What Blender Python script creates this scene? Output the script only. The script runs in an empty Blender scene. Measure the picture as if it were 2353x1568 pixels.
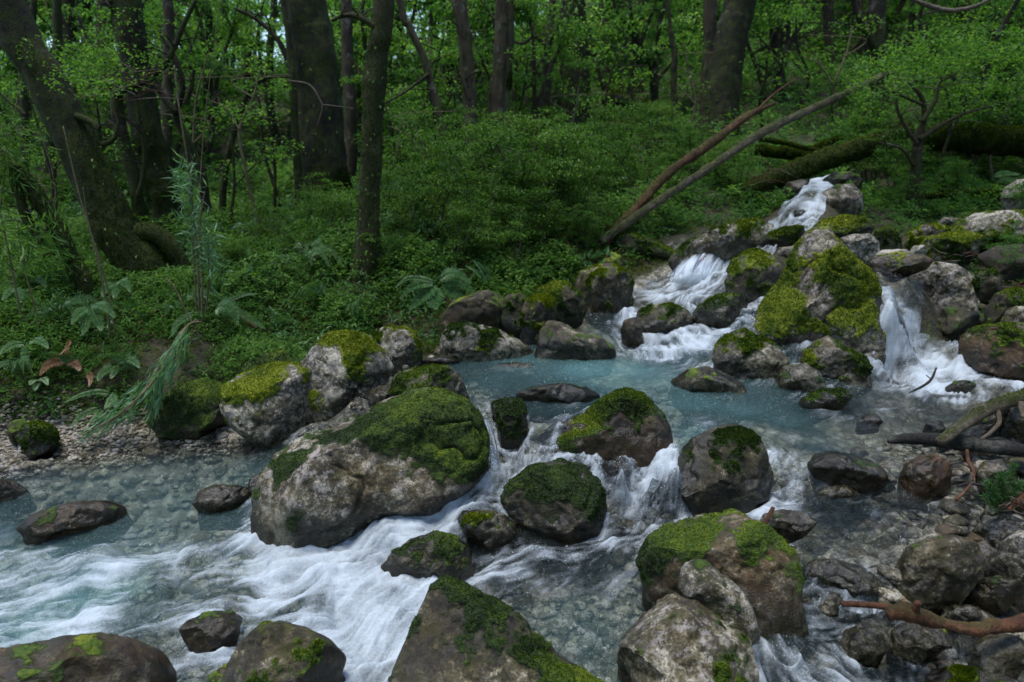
import bpy, bmesh, math, random
import numpy as np
from mathutils import Vector

scene = bpy.context.scene
COL = scene.collection
# ------------------------------------------------------------------ camera, sky, sun, exposure
CAM_H = 1.7
PITCH = math.radians(14.0)
F_PX = 1569.0                      # focal length in pixels of a 2353 x 1568 picture (24 mm on 36 mm)
cam_d = bpy.data.cameras.new("camera"); cam_d.lens = 24.0; cam_d.sensor_width = 36.0
cam_d.clip_start = 0.05; cam_d.clip_end = 400.0
cam = bpy.data.objects.new("camera", cam_d); COL.objects.link(cam)
cam.location = (0, 0, CAM_H); cam.rotation_euler = (math.pi/2 - PITCH, 0, 0)
cam_d.dof.use_dof = True; cam_d.dof.focus_distance = 3.0; cam_d.dof.aperture_fstop = 2.5
scene.camera = cam

SUN_ELEV, SUN_ROT = math.radians(79), math.radians(-110)
world = bpy.data.worlds.new("World"); scene.world = world; world.use_nodes = True
wn = world.node_tree; wn.nodes.clear()
sky = wn.nodes.new("ShaderNodeTexSky"); sky.sky_type = 'NISHITA'; sky.sun_disc = False
sky.sun_elevation = SUN_ELEV; sky.sun_rotation = SUN_ROT; sky.air_density = 1.0; sky.dust_density = 0.8; sky.ozone_density = 1.6
bg = wn.nodes.new("ShaderNodeBackground"); bg.inputs[1].default_value = 0.105
wo = wn.nodes.new("ShaderNodeOutputWorld")
wn.links.new(sky.outputs[0], bg.inputs[0]); wn.links.new(bg.outputs[0], wo.inputs[0])
sun_d = bpy.data.lights.new("sun", 'SUN'); sun_d.energy = 1.5; sun_d.angle = math.radians(26); sun_d.color = (1.0, 0.97, 0.92)
sun = bpy.data.objects.new("sun", sun_d); COL.objects.link(sun)
sun_from = Vector((-math.cos(SUN_ELEV)*.94, -math.cos(SUN_ELEV)*.34, math.sin(SUN_ELEV)))      # light falls from the gap over the stream
sun.rotation_euler = sun_from.to_track_quat('Z', 'Y').to_euler()
scene.view_settings.view_transform = 'Standard'; scene.view_settings.look = 'None'
scene.view_settings.gamma = 1.0; scene.view_settings.use_curve_mapping = False
scene.view_settings.exposure = 1.38
scene.cycles.use_denoising = True
scene.cycles.max_bounces = 6; scene.cycles.diffuse_bounces = 3; scene.cycles.glossy_bounces = 2
scene.cycles.transmission_bounces = 4; scene.cycles.transparent_max_bounces = 10
scene.cycles.sample_clamp_indirect = 4.0
scene.cycles.caustics_reflective = False; scene.cycles.caustics_refractive = False

# ------------------------------------------------------------------ picture <-> place
CP, SP = math.cos(PITCH), math.sin(PITCH)
CAM = np.array([0.0, 0.0, CAM_H])
def ray(px, py):
    dx = (np.asarray(px, float) - 1176.5)/F_PX; dy = (784.0 - np.asarray(py, float))/F_PX
    return np.stack(np.broadcast_arrays(dx, CP + dy*SP, -SP + dy*CP), -1)
def PZ(px, py, z):
    r = ray(px, py); t = (z - CAM_H)/r[..., 2]
    return CAM + r*np.asarray(t)[..., None]
def PD(px, py, d):
    r = ray(px, py); t = np.asarray(d, float)/r[..., 1]
    return CAM + r*np.asarray(t)[..., None]
def dist_of(py, z):
    return (CAM_H - z)/math.tan(PITCH + math.atan((py - 784.0)/F_PX))

# ------------------------------------------------------------------ noise
def _h(ix, iy, iz, s):
    n = (ix*73856093) ^ (iy*19349663) ^ (iz*83492791) ^ (s*2654435)
    n = (n ^ (n >> 13))*1274126177 & 0x7fffffff
    n = (n ^ (n >> 11))*668265263 & 0x7fffffff
    return ((n ^ (n >> 15)) & 0xffff)/65535.0
def vnoise(P, s=0):
    f = np.floor(P); i = f.astype(np.int64); u = P - f; u = u*u*(3 - 2*u)
    x, y, z = i[..., 0], i[..., 1], i[..., 2]
    a = [_h(x + (k & 1), y + (k >> 1 & 1), z + (k >> 2), s) for k in range(8)]
    ux, uy, uz = u[..., 0], u[..., 1], u[..., 2]
    l = lambda p, q, t: p + (q - p)*t
    return l(l(l(a[0], a[1], ux), l(a[2], a[3], ux), uy), l(l(a[4], a[5], ux), l(a[6], a[7], ux), uy), uz)*2 - 1
def fbm(P, o=4, s=0, g=.5):
    r = 0; a = 1.0; t = 0
    for k in range(o):
        r = r + a*vnoise(P*(2.03**k) + 17.3*k, s + k); t += a; a *= g
    return r/t
def sstep(a, b, x):
    t = np.clip((x - a)/(b - a), 0, 1); return t*t*(3 - 2*t)

# ------------------------------------------------------------------ objects
def tag(o, label=None, cat=None, group=None, kind=None):
    if label: o['label'] = label
    if cat: o['category'] = cat
    if group: o['group'] = group
    if kind: o['kind'] = kind
    return o
def root(name, loc, label, cat, group=None):
    o = bpy.data.objects.new(name, None); o.empty_display_size = .1; o.location = loc; COL.objects.link(o)
    return tag(o, label, cat, group)
def mk(name, V, F, mat, parent=None, attrs=None, smooth=True, origin=None):
    """one mesh object; V (N,3) world coordinates, F (M,k) indices or a list of such arrays"""
    V = np.asarray(V, np.float32); Fs = F if isinstance(F, list) else [F]
    Fs = [np.asarray(f, np.int32) for f in Fs if len(f)]
    o0 = np.array(parent.location if (parent is not None and origin is None) else (origin if origin is not None else (0, 0, 0)), np.float32)
    me = bpy.data.meshes.new(name)
    me.vertices.add(len(V)); me.vertices.foreach_set("co", (V - o0).ravel())
    nl = sum(f.size for f in Fs); npoly = sum(len(f) for f in Fs)
    me.loops.add(nl); me.polygons.add(npoly)
    me.loops.foreach_set("vertex_index", np.concatenate([f.ravel() for f in Fs]))
    tot = np.concatenate([np.full(len(f), f.shape[1], np.int32) for f in Fs])
    st = np.concatenate([[0], np.cumsum(tot)[:-1]]).astype(np.int32)
    me.polygons.foreach_set("loop_start", st)
    me.polygons.foreach_set("use_smooth", np.full(npoly, smooth))
    me.update(calc_edges=True)
    for k, v in (attrs or {}).items():
        a = me.attributes.new(k, 'FLOAT', 'POINT'); a.data.foreach_set("value", np.ascontiguousarray(np.broadcast_to(v, len(V)), dtype=np.float32))
    me.materials.append(mat)
    ob = bpy.data.objects.new(name, me); COL.objects.link(ob)
    if parent is not None: ob.parent = parent
    elif origin is not None: ob.location = origin
    return ob
def dup(r, loc, rotz, scale, label=None, group=None):
    c = r.copy(); COL.objects.link(c); c.location = loc; c.rotation_euler = (0, 0, rotz); c.scale = (scale,)*3
    if label: c['label'] = label
    if group: c['group'] = group
    for ch in list(r.children):
        k = ch.copy(); COL.objects.link(k); k.parent = c
    return c
def normals_of(V, F):
    n = np.zeros_like(V); a = V[F[:, 0]]; b = V[F[:, 1]]; c = V[F[:, 2]]
    fn = np.cross(b - a, c - a)
    for k in range(3): np.add.at(n, F[:, k], fn)
    return n/np.maximum(np.linalg.norm(n, axis=1, keepdims=True), 1e-9)

# ------------------------------------------------------------------ materials
class NT:
    def __init__(s, name):
        s.m = bpy.data.materials.new(name); s.m.use_nodes = True; s.t = s.m.node_tree; s.t.nodes.clear()
        s.out = s.n("ShaderNodeOutputMaterial")
    def n(s, t, **kw):
        x = s.t.nodes.new(t)
        for k, v in kw.items(): setattr(x, k, v)
        return x
    def put(s, sock, v):
        if hasattr(v, 'is_output') or isinstance(v, bpy.types.NodeSocket): s.t.links.new(v, sock)
        elif isinstance(v, (tuple, list)) and len(v) == 3 and sock.type == 'RGBA': sock.default_value = (*v, 1)
        else: sock.default_value = v
    def attr(s, name): return s.n("ShaderNodeAttribute", attribute_name=name).outputs['Fac']
    def pos(s): return s.n("ShaderNodeNewGeometry").outputs['Position']
    def noise(s, vec, scale, detail=4, rough=.55, col=False):
        x = s.n("ShaderNodeTexNoise"); s.put(x.inputs['Vector'], vec); x.inputs['Scale'].default_value = scale
        x.inputs['Detail'].default_value = detail; x.inputs['Roughness'].default_value = rough
        return x.outputs['Color' if col else 'Fac']
    def voro(s, vec, scale, feature='F1', out='Distance', rnd=1.0):
        x = s.n("ShaderNodeTexVoronoi", feature=feature); s.put(x.inputs['Vector'], vec); x.inputs['Scale'].default_value = scale
        x.inputs['Randomness'].default_value = rnd
        return x.outputs[out]
    def math(s, op, a, b=0.0, c=0.0):
        x = s.n("ShaderNodeMath", operation=op)
        for i, v in enumerate((a, b, c)): s.put(x.inputs[i], v)
        return x.outputs[0]
    def step(s, v, a, b):
        x = s.n("ShaderNodeMapRange", interpolation_type='SMOOTHSTEP'); s.put(x.inputs[0], v)
        x.inputs[1].default_value = a; x.inputs[2].default_value = b
        return x.outputs[0]
    def ramp(s, v, stops):
        x = s.n("ShaderNodeValToRGB"); s.put(x.inputs[0], v); e = x.color_ramp.elements
        while len(e) < len(stops): e.new(.5)
        for k, (p, c) in enumerate(stops): e[k].position = p; e[k].color = (*c, 1)
        return x.outputs[0]
    def mix(s, f, a, b, mode='MIX'):
        x = s.n("ShaderNodeMix", data_type='RGBA', blend_type=mode); s.put(x.inputs[0], f); s.put(x.inputs[6], a); s.put(x.inputs[7], b)
        return x.outputs[2]
    def bump(s, h, strength, dist, nrm=None):
        x = s.n("ShaderNodeBump"); s.put(x.inputs['Height'], h); x.inputs['Strength'].default_value = strength; x.inputs['Distance'].default_value = dist
        if nrm is not None: s.put(x.inputs['Normal'], nrm)
        return x.outputs[0]
    def bsdf(s, color, rough, nrm=None, spec=.5, **kw):
        x = s.n("ShaderNodeBsdfPrincipled"); s.put(x.inputs['Base Color'], color); s.put(x.inputs['Roughness'], rough)
        s.put(x.inputs['Specular IOR Level'], spec)
        if nrm is not None: s.put(x.inputs['Normal'], nrm)
        for k, v in kw.items(): s.put(x.inputs[k.replace('_', ' ')], v)
        return x.outputs[0]
    def mixs(s, f, a, b):
        x = s.n("ShaderNodeMixShader"); s.put(x.inputs[0], f); s.put(x.inputs[1], a); s.put(x.inputs[2], b); return x.outputs[0]
    def done(s, sh): s.t.links.new(sh, s.out.inputs[0]); return s.m

def mat_rock():
    t = NT("mossy_granite"); p = t.pos()
    tone, moss, wet, rust, mt = (t.attr(k) for k in ('tone', 'moss', 'wet', 'rust', 'mosstone'))
    big = t.noise(p, 7, 6, .6); mid = t.noise(p, 26, 6, .65); fine = t.noise(p, 130, 3, .7)
    b = t.math('ADD', t.math('MULTIPLY', big, .8), t.math('MULTIPLY', mid, .7))
    b = t.math('SUBTRACT', b, .22)
    b = t.math('ADD', b, t.math('MULTIPLY', t.math('SUBTRACT', tone, .5), .5))
    col = t.ramp(b, [(.34, (.008, .008, .004)), (.44, (.025, .021, .010)), (.53, (.064, .054, .027)), (.62, (.140, .121, .072)), (.74, (.40, .375, .32))])
    col = t.mix(t.step(fine, .40, .60), t.mix(1.0, col, (.50, .47, .40), 'MULTIPLY'), t.mix(1.0, col, (1.2, 1.18, 1.12), 'MULTIPLY'))
    area_ = t.step(t.noise(p, 4.5, 4, .6), .36, .60)
    spots = t.step(t.math('ADD', t.noise(p, 48, 6, .78), t.math('MULTIPLY', t.math('SUBTRACT', area_, .5), .18)), .50, .57)   # black lichen crust
    col = t.mix(t.math('MULTIPLY', spots, .80), col, (.009, .009, .006))
    pale = t.math('MULTIPLY', t.step(t.noise(p, 17, 8, .8), .50, .58), t.step(t.noise(p, 3.4, 3), .40, .56))   # pale crust lichen
    col = t.mix(t.math('MULTIPLY', pale, t.step(tone, .42, .80)), col, (.34, .305, .29))
    ol = t.step(t.noise(p, 15, 5, .7), .48, .66)                 # olive algae film
    col = t.mix(t.math('MULTIPLY', ol, .72), col, (.036, .033, .007))
    col = t.mix(t.math('MULTIPLY', rust, t.step(t.noise(p, 22, 5, .7), .3, .62)), col, (.13, .058, .018))
    mv = t.noise(p, 45, 5, .7); mb = t.noise(p, 8, 3, .5)
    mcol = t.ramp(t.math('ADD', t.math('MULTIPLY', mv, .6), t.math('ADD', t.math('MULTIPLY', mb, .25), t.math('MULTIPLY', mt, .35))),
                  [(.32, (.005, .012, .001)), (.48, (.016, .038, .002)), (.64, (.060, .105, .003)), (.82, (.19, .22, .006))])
    mm = t.step(t.math('ADD', moss, t.math('MULTIPLY', t.math('SUBTRACT', t.noise(p, 38, 6, .75), .5), .75)), .42, .58)
    film = t.step(t.math('ADD', moss, t.math('MULTIPLY', t.math('SUBTRACT', t.noise(p, 21, 8, .8), .5), 1.6)), .20, .48)
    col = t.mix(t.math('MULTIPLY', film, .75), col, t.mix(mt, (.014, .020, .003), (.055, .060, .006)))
    w = t.math('MULTIPLY', wet, t.math('SUBTRACT', 1.0, t.math('MULTIPLY', mm, .6)))
    wcol = t.mix(1.0, col, (.36, .37, .31), 'MULTIPLY')
    col = t.mix(w, col, wcol)
    col = t.mix(mm, col, mcol)
    rgh = t.math('SUBTRACT', .85, t.math('MULTIPLY', w, .68))
    h = t.math('ADD', t.math('MULTIPLY', mid, .5), t.math('MULTIPLY', fine, .25))
    hm = t.math('ADD', t.math('MULTIPLY', t.noise(p, 90, 3, .7), 1.1), t.math('MULTIPLY', mv, .9))
    hh = t.n("ShaderNodeMix", data_type='FLOAT'); t.put(hh.inputs[0], mm); t.put(hh.inputs[2], h); t.put(hh.inputs[3], hm)
    return t.done(t.bsdf(col, rgh, t.bump(hh.outputs[0], .75, .022), .45))

def mat_tuft():
    t = NT("moss_tufts"); p = t.pos(); v = t.attr('tint'); mt = t.attr('mosstone')
    f = t.math('ADD', t.math('MULTIPLY', v, .45), t.math('ADD', t.math('MULTIPLY', t.noise(p, 9, 3, .5), .3), t.math('MULTIPLY', mt, .38)))
    c = t.ramp(f, [(.24, (.006, .015, .001)), (.44, (.020, .048, .002)), (.64, (.070, .120, .004)), (.86, (.22, .25, .008))])
    d = t.bsdf(c, .9, None, .1)
    tr = t.n("ShaderNodeBsdfTranslucent"); t.put(tr.inputs[0], c)
    return t.done(t.mixs(.3, d, tr.outputs[0]))

def mat_ground():
    t = NT("forest_floor"); p = t.pos(); g = t.attr('gravel'); deep = t.attr('deep')
    soil = t.ramp(t.noise(p, 9, 6, .7), [(.3, (.012, .010, .006)), (.5, (.03, .026, .012)), (.62, (.03, .04, .01)), (.75, (.05, .065, .012))])
    cv = t.voro(p, 17, out='Color'); cs = t.voro(p, 17); c2 = t.voro(p, 55, out='Color'); s2 = t.voro(p, 55)
    tint = t.ramp(t.n("ShaderNodeSeparateColor").outputs[0], [(0, (0, 0, 0)), (1, (1, 1, 1))])
    def stones(vc):
        sp = t.n("ShaderNodeSeparateColor"); t.put(sp.inputs[0], vc)
        return t.ramp(sp.outputs[0], [(.0, (.15, .135, .10)), (.3, (.34, .31, .24)), (.55, (.40, .39, .34)), (.8, (.55, .55, .50)), (1, (.24, .235, .20))])
    gcol = t.mix(t.step(t.noise(p, 2.3, 3), .4, .6), stones(cv), stones(c2))
    edge = t.math('MINIMUM', t.step(cs, .62, .35), 1.0)
    gcol = t.mix(edge, t.mix(1.0, gcol, (.45, .43, .38), 'MULTIPLY'), gcol)
    gcol = t.mix(1.0, gcol, t.ramp(t.noise(p, 30, 5, .7), [(.3, (.5, .48, .42)), (.7, (1.1, 1.1, 1.1))]), 'MULTIPLY')
    wetg = t.attr('wet')
    gcol = t.mix(wetg, gcol, t.mix(1.0, gcol, (.55, .53, .48), 'MULTIPLY'))
    col = t.mix(g, soil, gcol)
    h = t.math('ADD', t.math('MULTIPLY', t.math('SUBTRACT', 1.0, cs), .6), t.math('MULTIPLY', t.math('SUBTRACT', 1.0, s2), .25))
    h = t.math('ADD', h, t.math('MULTIPLY', t.noise(p, 40, 5, .7), .3))
    return t.done(t.bsdf(col, t.math('SUBTRACT', .9, t.math('MULTIPLY', wetg, .5)), t.bump(h, .8, .03), .4))

def mat_water(name="stream_water"):
    t = NT(name); foam, milk = t.attr('foam'), t.attr('milk')
    p = t.pos()
    fine = t.noise(p, 95, 4, .65); med = t.noise(p, 28, 4, .6)
    nrm = t.bump(t.math('ADD', t.math('MULTIPLY', med, .7), t.math('MULTIPLY', fine, .3)), .9, .03)
    tp = t.n("ShaderNodeBsdfTransparent"); t.put(tp.inputs[0], t.mix(milk, (.92, .96, .95), (.68, .90, .90)))
    df = t.n("ShaderNodeBsdfDiffuse"); t.put(df.inputs[0], (.22, .48, .49)); 
    body = t.mixs(t.math('MULTIPLY', milk, .30), tp.outputs[0], df.outputs[0])
    gl = t.n("ShaderNodeBsdfGlossy"); gl.inputs['Roughness'].default_value = .08; t.put(gl.inputs['Normal'], nrm)
    fr = t.n("ShaderNodeFresnel"); fr.inputs[0].default_value = 1.38; t.put(fr.inputs['Normal'], nrm)
    body = t.mixs(fr.outputs[0], body, gl.outputs[0])
    fo = t.bsdf((.72, .81, .89), .55, t.bump(t.math('ADD', fine, med), .5, .012), .3)
    trl = t.n("ShaderNodeBsdfTranslucent"); t.put(trl.inputs[0], (.75, .83, .87))
    fo = t.mixs(.25, fo, trl.outputs[0])
    f = t.math('ADD', foam, t.math('MULTIPLY', t.math('MULTIPLY', t.math('SUBTRACT', t.noise(p, 120, 4, .7), .5), .6), t.step(foam, .0, .35)))
    f = t.math('MULTIPLY', t.step(f, .04, 1.20), .84)
    return t.done(t.mixs(f, body, fo))

def mat_leaf(name, stops, trans=.4, rough=.42, spec=.35):
    t = NT(name); v = t.attr('tint'); p = t.pos()
    f = t.math('ADD', t.math('MULTIPLY', v, .7), t.math('MULTIPLY', t.noise(p, 1.1, 2), .3))
    c = t.ramp(f, stops)
    a = t.bsdf(c, rough, None, spec)
    tr = t.n("ShaderNodeBsdfTranslucent"); t.put(tr.inputs[0], t.mix(1.0, c, (1.25, 1.3, .6), 'MULTIPLY'))
    return t.done(t.mixs(trans, a, tr.outputs[0]))

def mat_bark(name, dark, light, mossy=.5, lich=.3):
    t = NT(name); p = t.pos(); m = t.attr('moss')
    mp = t.n("ShaderNodeMapping"); t.put(mp.inputs[0], p); mp.inputs['Scale'].default_value = (1, 1, .25)
    v = mp.outputs[0]; n1 = t.noise(v, 22, 6, .7); n2 = t.noise(p, 6, 5, .65); n3 = t.noise(p, 70, 4, .7)
    c = t.ramp(t.math('ADD', t.math('MULTIPLY', n1, .7), t.math('MULTIPLY', n2, .3)), [(.32, dark), (.6, light), (.78, tuple(min(1, k*1.9) for k in light))])
    c = t.mix(t.math('MULTIPLY', t.step(n2, .56, .66), lich), c, (.24, .25, .2))
    mc = t.ramp(t.math('ADD', t.math('MULTIPLY', n3, .6), t.math('MULTIPLY', n2, .4)), [(.32, (.006, .010, .0015)), (.52, (.024, .034, .003)), (.72, (.095, .10, .007))])
    mm = t.math('MULTIPLY', t.step(t.math('ADD', m, t.math('MULTIPLY', t.math('SUBTRACT', t.noise(p, 12, 6, .75), .5), 1.3)), .4, .6), mossy)
    c = t.mix(mm, c, mc)
    h = t.math('ADD', t.math('MULTIPLY', n1, 1.2), t.math('MULTIPLY', n3, .5))
    return t.done(t.bsdf(c, .85, t.bump(h, .9, .03), .3))

M_ROCK = mat_rock(); M_TUFT = mat_tuft(); M_GROUND = mat_ground(); M_WATER = mat_water()
M_BARK = mat_bark("mossy_dark_bark", (.005, .004, .002), (.021, .017, .008), .95, .25)
M_BARK_PALE = mat_bark("grey_brown_bark", (.014, .011, .006), (.062, .049, .028), .8, .5)
M_BARK_RED = mat_bark("peeled_red_wood", (.022, .010, .006), (.13, .055, .026), .6, .1)
M_BARK_LOG = mat_bark("weathered_pale_wood", (.035, .028, .02), (.15, .12, .085), .8, .3)
M_BARK_WET = mat_bark("wet_black_wood", (.008, .007, .007), (.03, .027, .026), .2, .25)
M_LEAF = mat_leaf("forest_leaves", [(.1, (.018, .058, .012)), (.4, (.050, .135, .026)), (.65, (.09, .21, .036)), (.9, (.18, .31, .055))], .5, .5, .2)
M_LEAF_LIT = mat_leaf("painted_sunlit_leaves", [(.1, (.06, .165, .035)), (.45, (.13, .30, .07)), (.75, (.24, .43, .12)), (.95, (.44, .58, .26))], .6, .5, .2)  # paler copy of the forest leaves, sunlight painted into the colour stops
M_LEAF_LOW = mat_leaf("ground_leaves", [(.1, (.018, .050, .008)), (.4, (.046, .115, .017)), (.7, (.092, .195, .030)), (.95, (.19, .30, .065))], .4, .48, .18)
M_LEAF_BLUE = mat_leaf("bamboo_leaves", [(.1, (.045, .12, .06)), (.5, (.11, .24, .125)), (.9, (.24, .40, .22))], .35)
M_FERN = mat_leaf("fern_leaves", [(.1, (.020, .060, .014)), (.5, (.046, .125, .032)), (.9, (.125, .23, .08))], .35)
M_DEAD = mat_leaf("dead_brown_leaves", [(.1, (.07, .03, .014)), (.5, (.17, .075, .035)), (.9, (.28, .16, .08))], .3)
M_MOSSY_STRAW = mat_leaf("moss_and_litter", [(.1, (.020, .036, .004)), (.45, (.065, .095, .007)), (.7, (.14, .165, .012)), (.88, (.17, .12, .04)), (.97, (.25, .19, .11))], .25, .8, .1)
M_STEM = mat_bark("thin_stems", (.05, .042, .022), (.19, .16, .085), .3, .1)
M_PEBBLE = None
# ------------------------------------------------------------------ the lie of the water: (px, py, level, foam, milk)
W = [(-300,1350,0,.75,.5),(0,1300,0,.5,.5),(100,1290,.02,.55,.6),(300,1235,.02,.22,.4),(250,1340,0,.62,.8),(180,1400,0,.55,.85),(60,1440,0,.55,.8),(420,1300,.02,.62,.3),
 (560,1290,.03,.78,.3),(700,1290,.03,.8,.2),(500,1390,0,.62,.25),(640,1380,0,.8,.25),(780,1350,.02,.85,.2),(860,1440,0,1.0,.3),(800,1560,-.02,.9,.3),(-200,1600,-.02,.5,.5),
 (330,1420,0,.3,.3),(330,1480,0,.4,.2),(420,1520,-.01,.45,.2),(620,1620,-.03,.7,.2),(900,1330,.02,.85,.2),(960,1380,0,.95,.25),
 (100,1150,.06,.1,.3),(300,1090,.08,.08,.35),(450,1060,.09,.06,.3),(500,1130,.07,.12,.35),(200,1190,.05,.15,.25),(-200,1150,.06,.1,.3),(-700,1300,0,.5,.4),(-600,1220,.04,.1,.3),(-1100,1350,0,.4,.4),(-600,1500,-.02,.5,.4),(450,1210,.04,.12,.35),(580,1010,.12,.03,.1),
 (800,1240,.08,.85,.15),(900,1215,.10,.85,.15),(1000,1190,.13,.8,.15),(1080,1150,.18,.8,.1),(1130,1100,.24,.85,.1),(1170,1050,.31,.75,.1),(1200,1010,.38,.55,.1),(1225,975,.43,.3,.15),
 (1130,970,.42,.35,.1),(1140,1030,.33,.5,.1),(1250,945,.45,.08,.3),(1150,880,.46,.03,.45),(1050,850,.46,.02,.35),(950,850,.46,.02,.1),(820,905,.45,.15,0),(1200,830,.46,.03,.6),(1350,850,.46,.05,.95),(1450,850,.47,.12,.9),(1300,900,.46,.05,.5),(1400,880,.46,.08,.7),
 (1120,810,.46,.02,.4),(1530,870,.47,.2,.7),(1600,840,.48,.55,.3),(1540,810,.49,.75,.2),(1480,780,.51,.75,.1),(1440,740,.56,.75,.1),(1400,722,.60,.12,.2),(1420,700,.63,.15,.1),(1500,680,.66,.45,.1),(1580,655,.72,.7,.1),(1550,640,.73,.6,.1),(1640,640,.74,.85,.1),(1600,690,.68,.6,.1),(1370,705,.62,.0,.2),(1350,745,.55,.05,.2),(1330,790,.47,.05,.4),
 (1565,610,.84,.75,.05),(1600,600,.90,.8,.05),(1640,590,.94,.75,.05),(1670,580,.99,.55,.05),(1620,572,1.0,.3,.1),(1660,560,1.02,.1,.1),(1560,565,1.0,.05,.1),(1720,545,1.06,.3,.1),
 (1770,525,1.1,.8,.05),(1800,525,1.12,.8,.05),(1800,480,1.30,.66,.05),(1840,455,1.42,.7,.05),(1825,490,1.27,.5,.05),(1870,425,1.55,.75,.05),(1893,405,1.641,.8,.05),
 (1600,930,.46,.06,.65),(1700,940,.46,.06,.6),(1600,1000,.45,.08,.6),(1700,920,.47,.12,.4),(1800,970,.46,.08,.5),(1880,1010,.45,.1,.3),(1760,1010,.44,.2,.3),(1790,1055,.40,.45,.1),(1805,1090,.33,.62,.1),(1815,1130,.27,.5,.1),(1850,1145,.26,.3,.1),
 (1900,1130,.29,.22,.1),(2000,1010,.45,.12,.1),(1950,960,.46,.3,.15),(2050,930,.47,.3,.1),(2100,870,.48,.85,.1),(2180,860,.48,.75,.1),(2050,860,.48,.7,.1),(2250,890,.47,.45,.1),(1950,900,.47,.3,.2),(2250,980,.44,.2,.1),(2050,1020,.43,.12,.05),(2200,1030,.4,.1,.05),
 (2050,1150,.29,.2,.1),(1950,1190,.28,.22,.12),(2100,1190,.28,.2,.1),(1900,1250,.27,.14,.15),(2000,1270,.26,.2,.1),(2050,1300,.25,.2,.1),(1980,1330,.22,.35,.05),(1990,1370,.15,.4,.05),(1960,1410,.10,.3,.1),(1850,1440,.07,.42,.15),(1800,1480,.06,.42,.15),(1900,1530,.03,.5,.1),(2000,1540,.03,.5,.1),(1780,1420,.08,.3,.1),(2100,1400,.09,.2,.1),(2150,1500,.05,.3,.1),(2350,1500,.06,.1,.1),  # low foam values across the right shallows also paint in sky glints
 (1720,1165,.2,.5,.1),(1640,1175,.18,.65,.1),(1560,1190,.15,.6,.1),(1480,1215,.11,.75,.1),(1450,1170,.15,.72,.05),(1440,1120,.24,.7,.05),(1430,1080,.34,.55,.05),(1500,1090,.34,.5,.05),(1500,1140,.2,.7,.05),(1420,1200,.10,.75,.05),(1440,1060,.36,.3,.05),(1560,1060,.42,.2,.2),
 (1400,1250,.08,.62,.1),(1300,1275,.06,.42,.1),(1200,1290,.04,.4,.1),(1100,1310,.02,.5,.1),(1250,1340,.03,.45,.1),(1400,1310,.05,.3,.15),(1300,1400,.03,.14,.35),(1350,1450,.03,.12,.35),(1400,1530,.02,.14,.3),(1450,1370,.05,.14,.25),(1210,1260,.05,.3,.05),(1160,1240,.08,.4,.05),
 (2020,640,1.0,.2,.05),(2050,660,.99,.2,.05),(2080,640,1.0,.1,.05),(2050,720,.85,.6,.05),(2080,780,.68,.8,.05),(2110,830,.52,.9,.05)]
W = np.array(W, float)
WP = PZ(W[:, 0], W[:, 1], W[:, 2])[:, :2]
def rbf_fit(P, v, lam=1e-3):
    n = len(P); r = np.linalg.norm(P[:, None] - P[None], axis=-1)
    A = np.zeros((n + 3, n + 3)); A[:n, :n] = r - lam*np.eye(n); A[:n, n] = 1; A[:n, n+1:n+3] = P; A[n:, :n] = A[:n, n:].T
    return np.linalg.solve(A, np.concatenate([v, np.zeros(3)]))
def rbf_eval(P, c, Q):
    out = np.empty(len(Q)); n = len(P)
    for i in range(0, len(Q), 40000):
        q = Q[i:i+40000]; r = np.sqrt((q[:, None, 0] - P[None, :, 0])**2 + (q[:, None, 1] - P[None, :, 1])**2)
        out[i:i+40000] = r @ c[:n] + c[n] + q @ c[n+1:]
    return out
WC = rbf_fit(WP, W[:, 2], 4e-3)
def water_z(Q): return np.clip(rbf_eval(WP, WC, Q), -.05, 1.9)
def idw(P, vals, Q, pw=3.0, eps=.03):
    out = np.empty((len(Q), vals.shape[1]))
    for i in range(0, len(Q), 40000):
        q = Q[i:i+40000]; w = 1/(((q[:, None] - P[None])**2).sum(-1) + eps**2)**(pw/2)
        out[i:i+40000] = (w @ vals)/w.sum(1, keepdims=True)
    return out
# outline of the water (px, py, level)
SHORE = [(-1500,1230,.06),(-900,1160,.065),(-400,1110,.07),(0,1085,.08),(120,1062,.09),(250,1045,.10),(400,1030,.10),(550,1010,.12),(640,1020,.13),(740,980,.3),(800,915,.45),(850,870,.46),(930,845,.46),(985,822,.46),(1040,800,.47),(1150,780,.48),(1240,765,.52),(1290,735,.58),(1330,702,.62),(1400,688,.64),(1450,672,.68),(1480,645,.73),(1540,628,.77),(1560,585,.95),(1550,560,1.0),(1640,545,1.05),(1740,532,1.1),(1755,500,-7.25),(1790,455,-7.45),(1845,425,-7.6),(1878,400,-7.75),(1885,385,-7.9),
 (1915,385,-7.9),(1900,420,-7.65),(1875,455,-7.45),(1872,500,-7.25),(1868,525,-7.1),(1800,548,1.09),(1740,580,1.0),(1700,620,.78),(1720,690,.66),(1760,780,.5),(1900,830,.48),(2000,845,.48),(2010,720,.86),(1995,650,1.0),(2010,620,1.03),(2090,620,1.03),(2088,665,.97),(2112,720,.84),(2138,800,.6),(2175,845,.48),(2330,895,.47),(2330,1000,.44),(2250,1060,.37),(2200,1110,.3),(2200,1200,.28),(2120,1250,.27),(2060,1320,.24),(2060,1390,.1),(2280,1430,.08),(2420,1520,.06),(2600,1800,0),(1200,3000,0),(-1500,2200,0)]
SH = np.array([PZ(a, b, c)[:2] if c >= 0 or c < -20 else PD(a, b, -c)[:2] for a, b, c in SHORE])
SH = SH[SH[:, 1] > -5]
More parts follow.
